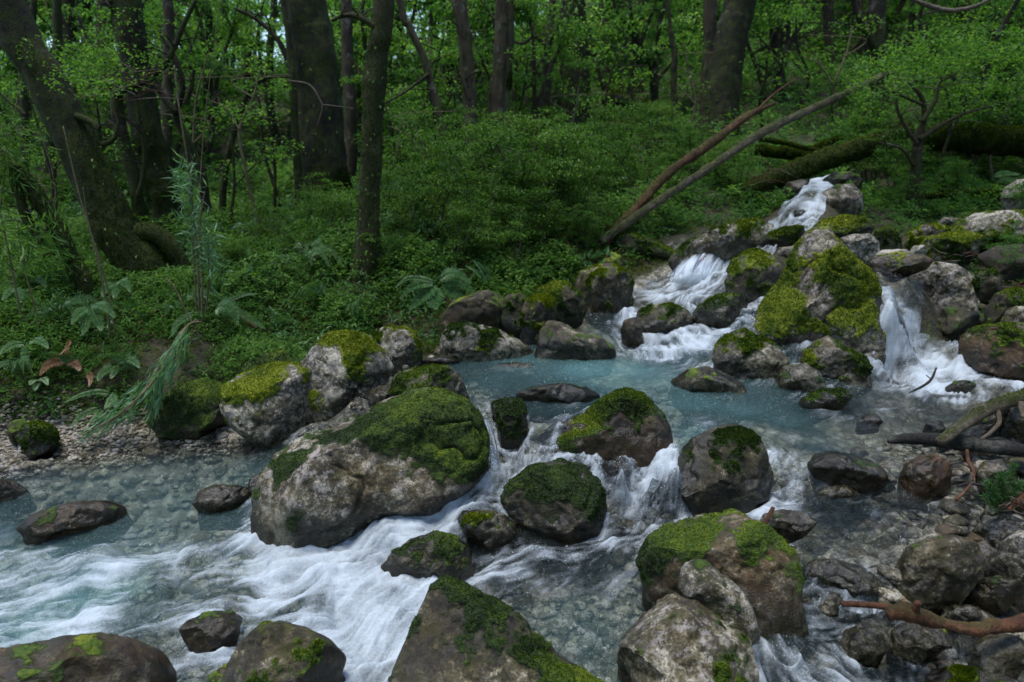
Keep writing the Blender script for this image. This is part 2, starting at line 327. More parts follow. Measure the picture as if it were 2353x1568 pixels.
def shore_dist(Q):
    """signed distance to the shoreline, positive in the water"""
    best = np.full(len(Q), 1e9); inside = np.zeros(len(Q), bool)
    x, y = Q[:, 0], Q[:, 1]
    for k in range(len(SH)):
        a, b = SH[k], SH[(k + 1) % len(SH)]; e = b - a
        t = np.clip(((x - a[0])*e[0] + (y - a[1])*e[1])/max(e @ e, 1e-9), 0, 1)
        best = np.minimum(best, (x - a[0] - t*e[0])**2 + (y - a[1] - t*e[1])**2)
        c = (a[1] > y) != (b[1] > y)
        inside ^= c & (x < (b[0] - a[0])*(y - a[1])/(b[1] - a[1] + 1e-12) + a[0])
    d = np.sqrt(best); return np.where(inside, d, -d)
# ------------------------------------------------------------------ the lie of the land: (px, py, distance) and far points (x, y, z)
Lp = [(60,1030,3.75),(300,1010,3.8),(520,990,3.95),(-200,1050,3.6),(-60,1000,3.82),(60,1000,3.85),(200,1000,3.85),(330,1000,3.85),(-60,872,4.02),(60,872,4.03),(200,868,4.05),(330,865,4.08),(430,870,4.15),(60,830,4.25),(300,795,4.45),(480,790,4.6),(200,700,5.0),(-150,760,4.3),(340,645,5.6),(100,640,5.6),(560,700,5.4),(640,800,4.9),(780,740,5.3),(700,650,5.7),(900,700,5.5),(845,620,5.7),
 (1000,740,5.35),(1000,650,5.6),(1100,600,5.9),(1150,700,5.7),(1240,620,6.2),(1300,540,6.5),(1330,640,6.3),(1420,590,6.6),(1500,540,7.0),(1650,500,7.6),(390,560,7.0),(200,560,7.0),(-100,600,6.4),(600,540,7.3),(760,490,8.0),(900,500,7.6),(1050,450,8.6),(1200,420,8.8),(1135,410,9.2),(1320,310,13),(1250,350,11),(1500,330,11),(1500,430,8.8),(1640,300,12),(1650,420,9),(500,470,9.5),(300,430,10.5),(950,400,11),(700,400,12),(1720,380,9.5),(1720,450,8.4),
 (1960,330,9.6),(2050,420,9.0),(2000,500,7.6),(1900,560,6.9),(1980,590,6.3),(2100,560,6.6),(2200,450,8.2),(2350,430,8.2),(2250,520,6.8),(2350,560,6.4),(2300,650,5.5),(2220,700,5.2),(2300,780,4.9),(2450,800,4.6),(2450,1000,3.7),(2400,1100,3.35),(2300,1250,2.9),(2450,1300,2.8),(2320,1400,2.55),(2500,1500,2.4),(1850,720,5.3),(1850,640,5.9),(2010,720,5.2)]
Lp = np.array(Lp, float); L3 = PD(Lp[:, 0], Lp[:, 1], Lp[:, 2])
far = np.array([(-16,12,3.2),(-9,12,2.6),(-12,20,3.9),(-5,15,3.4),(0,17,3.8),(5,16,4.2),(11,14,4.2),(16,12,5),(0,24,5.4),(8,22,8),(-22,26,4.8),(-8,28,4.6),(10,30,14),(24,26,14),(0,40,7.5),(-30,45,6.5),(30,45,26),(-7,5,.85),(-9,8,1.6),(7,5,1.7),(9,8,2.7),(4.2,2.2,.5),(5.5,1.0,.8),(-6,2.2,.4),(-4.4,3.6,.22),(0,58,11),(-40,30,6),(40,30,20)], float)
L3 = np.concatenate([L3, far]); LC = rbf_fit(L3[:, :2], L3[:, 2], 2e-2)
def ground_z(Q, rough=True):
    Q = np.asarray(Q, float)
    land = rbf_eval(L3[:, :2], LC, Q); wz = water_z(Q); sd = shore_dist(Q)
    near = sstep(-.5, -.02, sd)
    z = land*(1 - near) + np.maximum(np.minimum(land, wz + .04), wz - .04)*near
    dep = np.clip(sd, 0, .5)*.42 + .06*sstep(0, .12, sd)
    z = np.where(sd > 0, wz - dep, z)
    if rough:
        P = np.concatenate([Q, np.zeros((len(Q), 1))], 1)
        land_m = sstep(-.1, -.5, sd)
        z = z + land_m*(fbm(P*1.3, 3, 3)*.13 + fbm(P*4.5, 3, 5)*.05) + .028*fbm(P*7, 3, 8) + .012*fbm(P*22, 2, 9)
    return z, sd, wz, land
def grid_mesh(ys, ts, keep=None):
    Y, T = np.meshgrid(ys, ts, indexing='ij'); X = T*(Y*CP + .32)
    Q = np.stack([X.ravel(), Y.ravel()], 1); nr, nc = len(ys), len(ts)
    idx = np.arange(nr*nc).reshape(nr, nc)
    F = np.stack([idx[:-1, :-1], idx[:-1, 1:], idx[1:, 1:], idx[1:, :-1]], -1).reshape(-1, 4)
    return Q, F
def compact(V, F, keepv, *arrs):
    kf = keepv[F].all(1); F = F[kf]; used = np.unique(F); m = np.full(len(V), -1); m[used] = np.arange(len(used))
    return V[used], m[F], [a[used] for a in arrs]

# ground
ys = [-1.5, -.5, .2, .7]; y = 1.0
while y < 60: ys.append(y); y += max(.018, .0045*y**1.45) if y < 12 else y*.022
Q, F = grid_mesh(np.array(ys), np.linspace(-1.9, 1.9, 460))
gz, gsd, gwz, gl = ground_z(Q)
V = np.concatenate([Q, gz[:, None]], 1)
shore_low = ((Q[:, 0] < -.2) & (Q[:, 1] < 4.25))*sstep(.26, .18, gz)
gravel = np.maximum(sstep(-.12, .0, gsd), shore_low*sstep(-.9, -.2, gsd))
mk("ground", V, F, M_GROUND, None, dict(gravel=gravel, deep=np.clip(gsd, 0, 1), wet=sstep(-.06, .02, gsd)))['kind'] = 'structure'

# ------------------------------------------------------------------ boulders
_ico = {}
def ico(sub):
    if sub not in _ico:
        bm = bmesh.new(); bmesh.ops.create_icosphere(bm, subdivisions=sub, radius=1.0)
        bm.verts.ensure_lookup_table()
        _ico[sub] = (np.array([v.co[:] for v in bm.verts]), np.array([[v.index for v in f.verts] for f in bm.faces])); bm.free()
    return _ico[sub]
def ell(x0, y0, x1, y1, n=14, sq=1.0):
    a = np.linspace(0, 2*np.pi, n, endpoint=False); c, s = np.cos(a), np.sin(a)
    return [((x0 + x1)/2 + (x1 - x0)/2*np.sign(u)*abs(u)**sq, (y0 + y1)/2 + (y1 - y0)/2*np.sign(v)*abs(v)**sq) for u, v in zip(c, s)]
N_B = [0]
FOOT = []
def boulder(label, outline, base, thick=.85, moss=.45, tone=.5, mt=.4, rust=0.0, wet=.35, sub=5, cuts=4, patches=(), name='boulder', tufts=0, group=None, rough=1.0, dist=None, nose=None, smoothk=2.0, soft=.93, lean=0.0, planes=()):
    """a solid stone whose silhouette follows the outline; base = (py, level) of its foot; patches (px, py, radius, amount) add or take moss"""
    N_B[0] += 1; seed = N_B[0]*7; rng = np.random.default_rng(seed)
    O = np.array(outline, float); c = (O.max(0) + O.min(0))/2*.5 + O.mean(0)*.5
    d0 = dist if dist is not None else dist_of(*base)
    ext = (O.max(0) - O.min(0)); mr_px = ext.mean()/2
    d = d0 + (thick*mr_px*d0/F_PX*.5 if dist is None else 0)
    C = PD(c[0], c[1], d); vd = (C - CAM)/np.linalg.norm(C - CAM)
    r = np.cross(vd, [0, 0, 1]); r /= np.linalg.norm(r); u = np.cross(r, vd)
    R = ray(O[:, 0], O[:, 1]); t = ((C - CAM) @ vd)/(R @ vd); P = CAM + R*t[:, None] - C
    a, b = P @ r, P @ u
    # dense closed outline -> radius by angle
    aa = np.concatenate([np.linspace(a[k], a[(k+1) % len(a)], 24, endpoint=False) for k in range(len(a))])
    bb = np.concatenate([np.linspace(b[k], b[(k+1) % len(b)], 24, endpoint=False) for k in range(len(b))])
    th = np.arctan2(bb, aa); rad = np.hypot(aa, bb); o = np.argsort(th); th, rad = th[o], rad[o]
    tt = np.linspace(-np.pi, np.pi, 721)[:-1]; rr = np.interp(tt, np.concatenate([th - 2*np.pi, th, th + 2*np.pi]), np.tile(rad, 3))
    kk = np.exp(-.5*(np.arange(-20, 21)/(2*smoothk))**2); kk /= kk.sum()
    rr = np.convolve(np.concatenate([rr[-20:], rr, rr[:20]]), kk, 'valid')
    n, F = ico(sub); n = n.copy()
    for k in range(cuts + 2):                                     # worn facets on the visible side
        m = rng.normal(size=3); m[2] = abs(m[2]) + .25; m /= np.linalg.norm(m); cc = rng.uniform(.60, .82)
        s = n @ m - cc; n -= m*np.where(s > 0, s*soft, 0)[:, None]
    for (m, cc) in planes:                                    # the faces this stone shows in the photo
        m = np.array(m, float); m /= np.linalg.norm(m); s = n @ m - cc; n -= m*np.where(s > 0, s*.96, 0)[:, None]
    m = rng.normal(size=3); m[2] = -abs(m[2]) - .3; m /= np.linalg.norm(m); s = n @ m - .75; n -= m*np.where(s > 0, s*.7, 0)[:, None]
    ang = np.arctan2(n[:, 1], n[:, 0]); rxy = np.hypot(n[:, 0], n[:, 1])
    bi = ((ang + np.pi)/(2*np.pi)*90).astype(int) % 90; mx = np.zeros(90); np.maximum.at(mx, bi, rxy)
    mx = np.convolve(np.concatenate([mx[-2:], mx, mx[:2]]), [.1, .2, .4, .2, .1], 'valid'); bc_ = (np.arange(90) + .5)/90*2*np.pi - np.pi
    rxy = np.minimum(rxy/np.interp(ang, bc_, mx, period=2*np.pi), 1.03)
    Rr = np.interp(ang, np.concatenate([tt, [np.pi]]), np.concatenate([rr, rr[:1]]))
    mr = rr.mean(); X, Y, Z = Rr*rxy*np.cos(ang), Rr*rxy*np.sin(ang), n[:, 2]*thick*mr
    if nose is not None:                                      # pull the near side towards a ridge
        q = PD(nose[0], nose[1], d) - C; k = np.clip(n[:, 2], 0, 1)**1.5*.55; X += (q @ r)*k; Y += (q @ u)*k
    Z = Z - lean*Y
    Vw = C + X[:, None]*r + Y[:, None]*u - Z[:, None]*vd
    gap = Vw[:, 2].min() - (ground_z(C[None, :2], False)[0][0] - .03)      # seat the stone in the bed
    if gap > 0:
        zc = C[2] - .25*mr; k = np.clip((zc - Vw[:, 2])/max(zc - Vw[:, 2].min(), 1e-3), 0, 1); Vw[:, 2] -= min(gap, .9*mr)*k**1.3; Vw[:, :2] += (Vw[:, :2] - C[:2])*(.45*min(gap/mr, 1)*k**1.2)[:, None]
    nr = normals_of(Vw, F)
    S = 1/mr; off = seed*3.1
    disp = mr*rough*(.06*fbm(Vw*S*1.6 + off, 3, seed) + .05*fbm(Vw*S*5 + off, 4, seed + 1) - .055*np.clip(1 - np.abs(vnoise(Vw*S*1.9 + .25*fbm(Vw*S*5, 2, 4)[:, None] + off, seed + 9))*7, 0, 1)) + rough*.006*fbm(Vw*38, 2, seed + 2)
    edge = .35 + .65*np.clip(np.abs(n[:, 2])*1.6, 0, 1)       # keep the outline true
    Vw = Vw + nr*(disp*edge)[:, None]
    nr = normals_of(Vw, F)
    px, py = project(Vw)
    up = nr[:, 2]
    mv = .46*up + 1.0*fbm(Vw*S*2.4 + off, 4, seed + 4) + 1.05*fbm(Vw*12, 4, seed + 5, .7) + .35*fbm(Vw*34, 2, seed + 7) + (moss - .5)*1.8 + .14
    front = np.clip(n[:, 2]*4 + .6, 0, 1)
    for (x, y, ra, am) in patches:
        mv = mv + am*np.exp(-((px - x)**2 + (py - y)**2)/(ra*ra))*front
    wl = water_z(Vw[:, :2]); wsd_ = shore_dist(Vw[:, :2]); hgt = Vw[:, 2] - wl
    inw = sstep(-.35, 0, wsd_)
    mv = mv - .9*inw*sstep(.07, -.02, hgt)
    M = np.clip(mv, 0, 1)
    wv = np.clip(inw*sstep(.22, .04, hgt + .07*fbm(Vw*9, 2, 3)) + wet*sstep(-.05, .35, fbm(Vw*S*2 + 9, 2, seed + 8))*.8, 0, 1)
    mm = sstep(.42, .62, M)
    Vw = Vw + nr*(mm*(.003 + .007*np.abs(fbm(Vw*18, 3, 77)) + .004*fbm(Vw*55, 2, 78)))[:, None]
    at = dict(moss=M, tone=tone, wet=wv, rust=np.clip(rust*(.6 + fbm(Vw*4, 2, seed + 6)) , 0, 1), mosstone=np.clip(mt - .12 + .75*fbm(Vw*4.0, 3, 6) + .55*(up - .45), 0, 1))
    FOOT.append((C[0], C[1], mr*.98))
    base_p = np.array([C[0], C[1], Vw[:, 2].min()])
    if tufts:
        e = root(name, base_p, label, 'boulder' if name == 'boulder' else 'stone', group)
        mk('rock', Vw, F, M_ROCK, e, at)
        moss_tufts(Vw, F, nr, mm, at['mosstone'], tufts, e, rng, d0)
        return e
    o = mk(name, Vw, F, M_ROCK, None, at, origin=base_p)
    return tag(o, label, 'boulder' if name == 'boulder' else 'stone', group)
def project(V):
    q = V - CAM; z = q[:, 1]*CP - q[:, 2]*SP; y = q[:, 1]*SP + q[:, 2]*CP
    z = np.maximum(z, .05)
    return 1176.5 + F_PX*q[:, 0]/z, 784 - F_PX*y/z
def moss_tufts(V, F, N, m, mt, count, parent, rng, d):
    tri = V[F]; ar = np.linalg.norm(np.cross(tri[:, 1] - tri[:, 0], tri[:, 2] - tri[:, 0]), axis=1)
    fm_ = m[F].mean(1); fn = N[F].mean(1); see = np.einsum('ij,ij->i', fn, CAM - tri.mean(1)) > -.3
    w = ar*np.clip(fm_ - .75, 0, 1)*see
    if w.sum() <= 0: return
    f = rng.choice(len(F), count, p=w/w.sum()); bc = rng.dirichlet((1, 1, 1), count)
    P = (tri[f]*bc[:, :, None]).sum(1); n = fn[f]; n /= np.linalg.norm(n, axis=1, keepdims=True)
    dirs = n*1.1 + rng.normal(size=(count, 3))*.6; dirs[:, 2] += .15; dirs /= np.linalg.norm(dirs, axis=1, keepdims=True)
    sz = (.0035 + .0011*d)*rng.uniform(.6, 1.5, count)
    side = np.cross(dirs, rng.normal(size=(count, 3))); side /= np.linalg.norm(side, axis=1, keepdims=True)
    P = P - n*.003
    T = np.stack([P - side*(sz*.5)[:, None], P + side*(sz*.5)[:, None], P + dirs*sz[:, None]], 1).reshape(-1, 3)
    mtv = mt[F[f]].mean(1)
    mk('moss', T, np.arange(count*3).reshape(-1, 3), M_TUFT, parent, dict(tint=np.repeat(rng.uniform(0, 1, count), 3), mosstone=np.repeat(mtv, 3)), smooth=False)

B = boulder
# --- the near water
B("large slanting boulder with green moss along its top and a pinkish bare face",
  [(568,1190),(578,1120),(605,1068),(617,1045),(690,1003),(760,972),(860,920),(940,898),(1010,892),(1060,913),(1105,955),(1122,1010),(1122,1070),(1095,1120),(1040,1160),(960,1200),(900,1215),(820,1235),(760,1265),(690,1285),(610,1265),(572,1225)],
  (1235,.06), .75, .44, .70, .30, .12, .2, 7, 3, [(960,965,110,.7),(1050,1000,80,.7),(1085,1060,45,.8),(950,1020,90,.5),(830,1000,80,.6),(660,1040,55,.9),(640,1080,35,.8),(700,1100,90,-.6),(850,1110,120,-.6),(600,1170,50,-1),(680,1195,40,.5),(1000,1100,70,-.3),(740,1170,60,-.3)], tufts=22000, soft=.9, nose=(850,1060), planes=[((-.05,-.12,1),.50),((-.30,.85,.40),.60),((-.9,.0,.45),.62)])
B("yellow-green moss-capped boulder with a white bare patch below, by the left shore",
  [(500,922),(508,890),(560,853),(620,832),(672,829),(706,842),(728,880),(748,920),(752,960),(720,1000),(680,1022),(620,1034),(560,1010),(525,980),(506,950)],
  (1034,.14), .9, .64, .95, .85, 0, .1, 6, 3, [(600,980,70,-1.1),(690,960,60,-.7),(672,850,28,-.8),(560,900,80,.5),(620,880,80,.4),(650,1010,60,-.8)], tufts=9000, planes=[((-.1,-.1,1),.6),((-.2,.8,.5),.62)])
B("boulder with a pale bare flank under yellow moss, at the pool's left end",
  [(690,838),(715,800),(750,765),(800,759),(850,772),(885,800),(907,845),(890,885),(850,920),(830,960),(790,1000),(740,1000),(715,960),(700,900)],
  (985,.24), .85, .60, .95, .85, 0, .1, 6, 4, [(745,830,42,-1.3),(770,870,45,-1.1),(870,840,45,-1),(790,790,60,.7),(815,850,30,.7),(710,920,60,.5),(800,930,40,-.5)], tufts=8000, planes=[((-.55,.1,.8),.55),((.65,.2,.7),.55)])
B("small mossy boulder tucked behind the pale-flanked one at the pool's left end",
  [(852,772),(880,751),(930,747),(957,765),(972,815),(965,845),(930,860),(880,850),(858,810)], (842,.46), .85, .62, .85, .8, 0, .1, 5, 3, [(905,790,28,-.7),(930,830,30,-.5)], tufts=4000)
B("low mossy-backed boulder with a tan patch, between pool and large slanting boulder",
  [(893,900),(902,866),(935,850),(985,839),(1035,842),(1062,868),(1078,912),(1050,940),(960,950),(900,935)], (930,.45), .9, .52, .55, .4, .05, .25, 6, 3, [(985,860,60,.5),(975,880,30,-.6),(1050,890,35,-.9),(920,900,30,.5)], tufts=6000)
B("small dark moss block standing in the lip of the central cascade",
  [(1130,925),(1150,918),(1195,914),(1207,935),(1214,985),(1195,1020),(1155,1015),(1138,975)], (1000,.40), .9, .66, .35, .15, 0, .5, 5, 4, tufts=4000)
B("pyramid-shaped boulder, dark moss over a rust-brown base, right of the central cascade",
  [(1240,1030),(1262,1008),(1300,983),(1350,943),(1400,903),(1440,886),(1480,900),(1520,945),(1542,985),(1553,1045),(1525,1085),(1400,1100),(1300,1080),(1250,1055)],
  (1070,.30), .8, .66, .38, .32, .75, .35, 6, 3, [(1440,900,60,.6),(1300,1010,70,.5),(1430,1035,90,-1.0),(1510,1010,40,-.7),(1390,960,60,.4)], tufts=14000, planes=[((-.65,.35,.65),.52),((.45,.1,.9),.52)])
B("round dark boulder with a thin moss crown in the middle of the rapids",
  [(1518,1115),(1530,1063),(1590,1008),(1650,978),(1695,970),(1733,990),(1768,1040),(1783,1105),(1765,1145),(1700,1180),(1600,1185),(1535,1155)],
  (1163,.20), .85, .42, .42, .25, .05, .3, 6, 3, [(1690,985,60,.8),(1580,1040,40,.5),(1600,1110,90,-.7),(1720,1030,60,.2)], tufts=9000, planes=[((-.4,.3,.85),.62),((.6,.3,.7),.62)])
B("squat round boulder wearing a dark moss blanket, with white water down its right side",
  [(1148,1152),(1165,1113),(1215,1074),(1290,1054),(1342,1064),(1380,1110),(1398,1170),(1396,1235),(1330,1255),(1240,1245),(1178,1205)],
  (1228,.08), .85, .60, .42, .15, .1, .45, 6, 3, [(1300,1130,90,.7),(1230,1100,60,.4),(1210,1185,50,-.9),(1340,1075,30,-.8),(1300,1220,60,-.6)], tufts=10000, planes=[((-.4,-.1,.9),.62),((.3,.7,.6),.66)])
B("small bald tan stone wedged between the mossy pyramid and the blanketed boulder",
  ell(1308,1024,1392,1090), (1078,.27), .85, .05, .72, .3, 0, .15, 5, 2, name='stone')
B("wet brown boulder with small moss spots, touching the foot of the moss-blanketed one",
  [(1048,1195),(1062,1174),(1105,1170),(1150,1178),(1190,1205),(1205,1235),(1170,1262),(1110,1258),(1062,1232)], (1250,.07), .9, .42, .48, .25, .1, .55, 5, 4, [(1075,1185,25,.5),(1110,1195,22,.5)], tufts=2000)
B("egg-shaped brown boulder with foam on three sides, in the white water at the centre",
  [(872,1305),(900,1268),(950,1232),(1000,1220),(1050,1235),(1085,1262),(1085,1310),(1060,1340),(960,1345),(895,1332)], (1325,.03), .85, .38, .5, .2, .1, .35, 6, 3, [(960,1260,30,.5),(1000,1240,25,.4),(1020,1290,40,.3)], tufts=3000)
B("big pointed boulder, grey-brown with moss flecks, at the bottom centre of the photo",
  [(985,1350),(1018,1326),(1055,1332),(1095,1352),(1180,1400),(1230,1450),(1280,1500),(1340,1540),(1430,1590),(1500,1680),(1400,1760),(1050,1780),(860,1720),(890,1568),(925,1490),(955,1420)],
  None, .7, .40, .48, .32, .05, .25, 7, 2, [(1060,1350,60,.7),(1130,1400,60,.6),(1020,1480,80,-.4),(1230,1500,50,.6),(1060,1540,80,-.3),(1290,1560,60,.6),(1000,1430,30,-.2),(1340,1600,70,.5)], tufts=20000, dist=1.92, nose=(1130,1450), planes=[((-.45,.15,.9),.5),((.6,.5,.6),.5)])
B("big pale rounded boulder with olive stains at the lower right of centre",
  [(1418,1515),(1432,1455),(1485,1387),(1540,1350),(1612,1364),(1680,1408),(1722,1460),(1742,1540),(1745,1640),(1680,1720),(1500,1720),(1430,1640)],
  None, .85, .24, .68, .55, .05, .12, 7, 3, [(1620,1375,40,.5),(1530,1560,70,-.3),(1690,1500,60,.3)], dist=1.93, tufts=3000, planes=[((-.3,.5,.8),.68),((.6,.3,.7),.66)])
B("broad slab boulder sloping right, bright moss on its left and streaked brown face",
  [(1462,1290),(1485,1235),(1530,1205),(1600,1180),(1690,1166),(1740,1190),(1790,1230),(1830,1270),(1845,1330),(1840,1420),(1760,1450),(1600,1420),(1500,1360)],
  (1420,.08), .8, .54, .56, .5, .3, .45, 6, 3, [(1530,1260,80,.7),(1600,1230,60,.3),(1770,1240,60,.5),(1720,1350,90,-.8),(1480,1310,30,.2),(1660,1260,40,-.3)], tufts=11000, planes=[((-.2,.85,.5),.52),((.3,-.1,.95),.55)])
B("pale green lichened stone with a rounded head, lying on the sloping slab boulder",
  [(1556,1350),(1562,1310),(1585,1284),(1620,1288),(1650,1310),(1700,1350),(1730,1395),(1730,1430),(1690,1440),(1600,1400)], (1420,.06), .8, .26, .70, .4, 0, .1, 5, 3, [(1660,1325,20,.4)], dist=2.10)
B("wet dark stone in the foam at the lower left, water parting round it",
  [(408,1445),(430,1425),(480,1405),(530,1400),(560,1420),(550,1450),(510,1490),(460,1500),(425,1480)], (1490,-.01), .9, .33, .42, .2, .3, .9, 5, 4, name='stone')
B("brown-green dome boulder at the bottom edge left of the pointed boulder",
  [(490,1620),(515,1540),(545,1480),(590,1440),(640,1427),(700,1440),(760,1470),(798,1510),(790,1560),(740,1640),(650,1690),(540,1690)],
  None, .85, .32, .46, .35, .1, .4, 6, 2, [(770,1520,40,.4),(560,1540,40,.2)], dist=1.93, tufts=3000)
B("mossy brown shoulder of rock low against the left foot of the dome boulder",
  [(462,1600),(480,1555),(520,1525),(560,1520),(570,1600),(540,1660),(470,1660)], None, .8, .42, .45, .35, .1, .4, 5, 2, dist=1.9)
B("wide flat wet boulder filling the bottom left corner",
  [(-150,1540),(-40,1490),(60,1478),(150,1462),(230,1456),(310,1470),(380,1500),(400,1550),(380,1650),(250,1760),(-100,1760),(-180,1650)],
  None, .8, .27, .46, .35, .35, .65, 6, 2, [(210,1490,35,.5),(150,1560,30,.3)], dist=1.88)
B("brown half-sunken boulder with a thin moss edge in the left shallows",
  [(30,1215),(70,1185),(110,1168),(170,1152),(250,1150),(292,1166),(290,1190),(240,1215),(150,1240),(60,1240)], (1222,.05), .7, .22, .4, .4, .55, .5, 5, 3, [(120,1168,25,.6)])
B("pale half-sunken boulder with a brown wet top, left of the large slanting boulder",
  [(440,1160),(455,1130),(490,1112),(540,1115),(600,1125),(600,1160),(560,1185),(470,1190)], (1172,.06), .7, .14, .62, .3, .3, .5, 5, 3)
B("small pale boulder peeping out behind the left end of the large slanting boulder",
  [(566,1130),(575,1100),(600,1085),(625,1095),(630,1140),(600,1165),(575,1155)], (1150,.08), .9, .1, .7, .3, 0, .2, 4, 2, name='stone')
B("brown dome stone at the water's edge on the left photo border",
  [(-70,1140),(-40,1110),(0,1100),(40,1108),(66,1128),(60,1150),(0,1165),(-60,1160)], (1150,.07), .8, .15, .4, .3, .5, .3, 5, 2, name='stone')
# --- left shore and pool
B("pale pink-grey boulder with two dark moss stripes at the back of the pool",
  [(1010,800),(1015,765),(1035,745),(1065,740),(1110,748),(1150,756),(1190,780),(1228,805),(1210,830),(1130,845),(1050,840),(1018,825)], (823,.47), .8, .40, .92, .3, .05, .15, 6, 3, [(1050,765,35,.9),(1110,795,40,.7),(1130,765,28,.8),(1170,800,40,-1),(1060,810,40,-.8),(1090,765,15,-.6)], tufts=5000)
B("brown angular boulder with a sloping wet right side where the pool begins",
  [(1232,800),(1240,760),(1260,736),(1288,740),(1330,760),(1390,780),(1418,805),(1385,828),(1300,835),(1240,826)], (818,.48), .8, .32, .52, .35, .15, .35, 5, 4, [(1255,772,18,.5),(1310,790,30,.3)])
B("tall egg-shaped moss boulder on the left bank, nearer of the pair",
  [(1197,770),(1196,725),(1205,695),(1228,676),(1258,673),(1276,690),(1281,730),(1270,775),(1235,795),(1205,790)], (785,.5), .85, .70, .42, .62, .05, .15, 5, 3, [(1270,720,20,-.6),(1215,770,25,-.5)], tufts=6000)
B("round boulder thick with moss and a grey bare cheek, behind the egg-shaped one",
  [(1225,690),(1232,665),(1270,645),(1305,648),(1335,675),(1347,705),(1335,740),(1300,755),(1255,745)], (752,.55), .85, .74, .5, .6, .05, .15, 5, 3, [(1310,695,22,-.8),(1330,725,20,-.5)], tufts=5000)
B("broad mossy boulder with grey patches on its crown beside the upper rapids",
  [(1318,655),(1330,625),(1370,607),(1405,605),(1440,622),(1457,650),(1452,690),(1420,712),(1365,715),(1330,690)], (706,.64), .85, .67, .5, .62, .1, .15, 5, 3, [(1350,620,18,-.6),(1400,620,14,-.5),(1390,695,60,-.7),(1380,650,40,.4)], tufts=5000)
B("small moss-topped boulder peeking over the back of the broad mossy one",
  [(1370,612),(1385,595),(1405,580),(1425,588),(1432,610),(1420,630),(1385,630)], (640,.74), .8, .6, .45, .6, 0, .1, 4, 3)
B("brown boulder with one mossy slope in the shade below the fern",
  [(1010,735),(1040,690),(1090,672),(1120,665),(1150,680),(1178,710),(1188,735),(1180,755),(1120,765),(1040,762)], (757,.56), .7, .42, .42, .5, .15, .1, 5, 3, [(1150,705,30,.6),(1165,725,14,-.5)])
B("small olive moss boulder in the shade between the fern and the egg-shaped boulder",
  [(1148,705),(1165,678),(1195,672),(1213,690),(1215,725),(1195,750),(1160,740)], (748,.6), .85, .58, .42, .5, .05, .1, 4, 3, tufts=1500)
B("sunken tan boulder under the clear surface of the turquoise pool", [(1115,850),(1140,836),(1190,832),(1235,840),(1255,858),(1235,878),(1170,880),(1125,870)], (862,.40), .8, .0, .6, .3, .1, .2, 5, 2)
B("flat brown stone at the left end of the pool near the small mossy boulder", [(970,830),(1000,818),(1040,822),(1060,832),(1040,842),(985,842)], (838,.46), .8, .05, .55, .3, .1, .3, 4, 3, name='stone')
B("dark wet rock ridge just breaking the surface in front of the pool", [(1180,910),(1215,890),(1290,880),(1355,890),(1385,912),(1330,945),(1220,940)], (930,.45), .9, .18, .3, .2, .1, .9, 5, 3)
B("flat tan shelf of rock that the side cascade spills over", [(845,900),(870,885),(920,880),(935,910),(920,960),(870,965),(845,930)], (925,.42), .9, .15, .6, .3, .1, .4, 5, 3)
B("brown sunken boulder below the lip of the central cascade", [(1240,1000),(1270,975),(1330,955),(1370,960),(1360,985),(1290,1010)], (990,.41), .9, .1, .45, .3, .2, .7, 4, 2)
# --- left bank
B("dark mossy mound of rock with a grey corner, left of the yellow-capped boulder",
  [(340,975),(365,920),(410,885),(470,868),(520,885),(545,930),(535,985),(490,1015),(420,1020),(365,1010)], (1008,.14), .85, .72, .45, .45, 0, .0, 5, 3, [(525,955,25,-.9),(420,930,60,.4)], tufts=6000)
B("moss-covered rock ledge in the shade behind the yellow-capped boulder",
  [(520,890),(540,845),(590,815),(650,805),(690,830),(690,870),(640,900),(560,910)], (905,.3), .8, .78, .4, .5, 0, 0, 5, 3, tufts=4000)
B("round moss cushion boulder under the bank overhang, at the end of the gravel", ell(38,968,135,1045), (1040,.13), .85, .82, .3, .4, 0, 0, 5, 3, tufts=4000)
B("yellow-green mossy stone at the left end of the gravel, beside the moss cushion", ell(16,965,75,1020), (1015,.15), .85, .8, .3, .55, 0, 0, 4, 3, name='stone')
# --- upper stream
B("tan boulder standing in mid-stream below the first fall",
  [(1458,745),(1465,712),(1500,700),(1545,698),(1580,712),(1598,740),(1592,768),(1550,785),(1490,785),(1462,770)], (775,.53), .85, .30, .56, .45, .05, .15, 5, 3, [(1530,705,35,.5)], tufts=2000)
B("wet brown boulder with a mossy shoulder, water sliding over its right side",
  [(1586,735),(1600,705),(1628,685),(1672,672),(1705,678),(1730,710),(1745,750),(1735,785),(1670,795),(1600,780)], (782,.52), .85, .44, .5, .45, .15, .6, 5, 4, [(1635,695,28,.7),(1660,750,50,-.5)], tufts=2500)
B("tall grey-brown mossy boulder at the right of the first fall",
  [(1665,690),(1668,640),(1680,600),(1710,573),(1745,570),(1780,590),(1802,615),(1795,670),(1775,715),(1720,740),(1680,730)], (730,.66), .85, .60, .5, .5, .1, .2, 5, 4, [(1740,640,30,.5),(1690,620,20,.5),(1775,630,22,-.6),(1720,585,25,-.4)], tufts=5000)
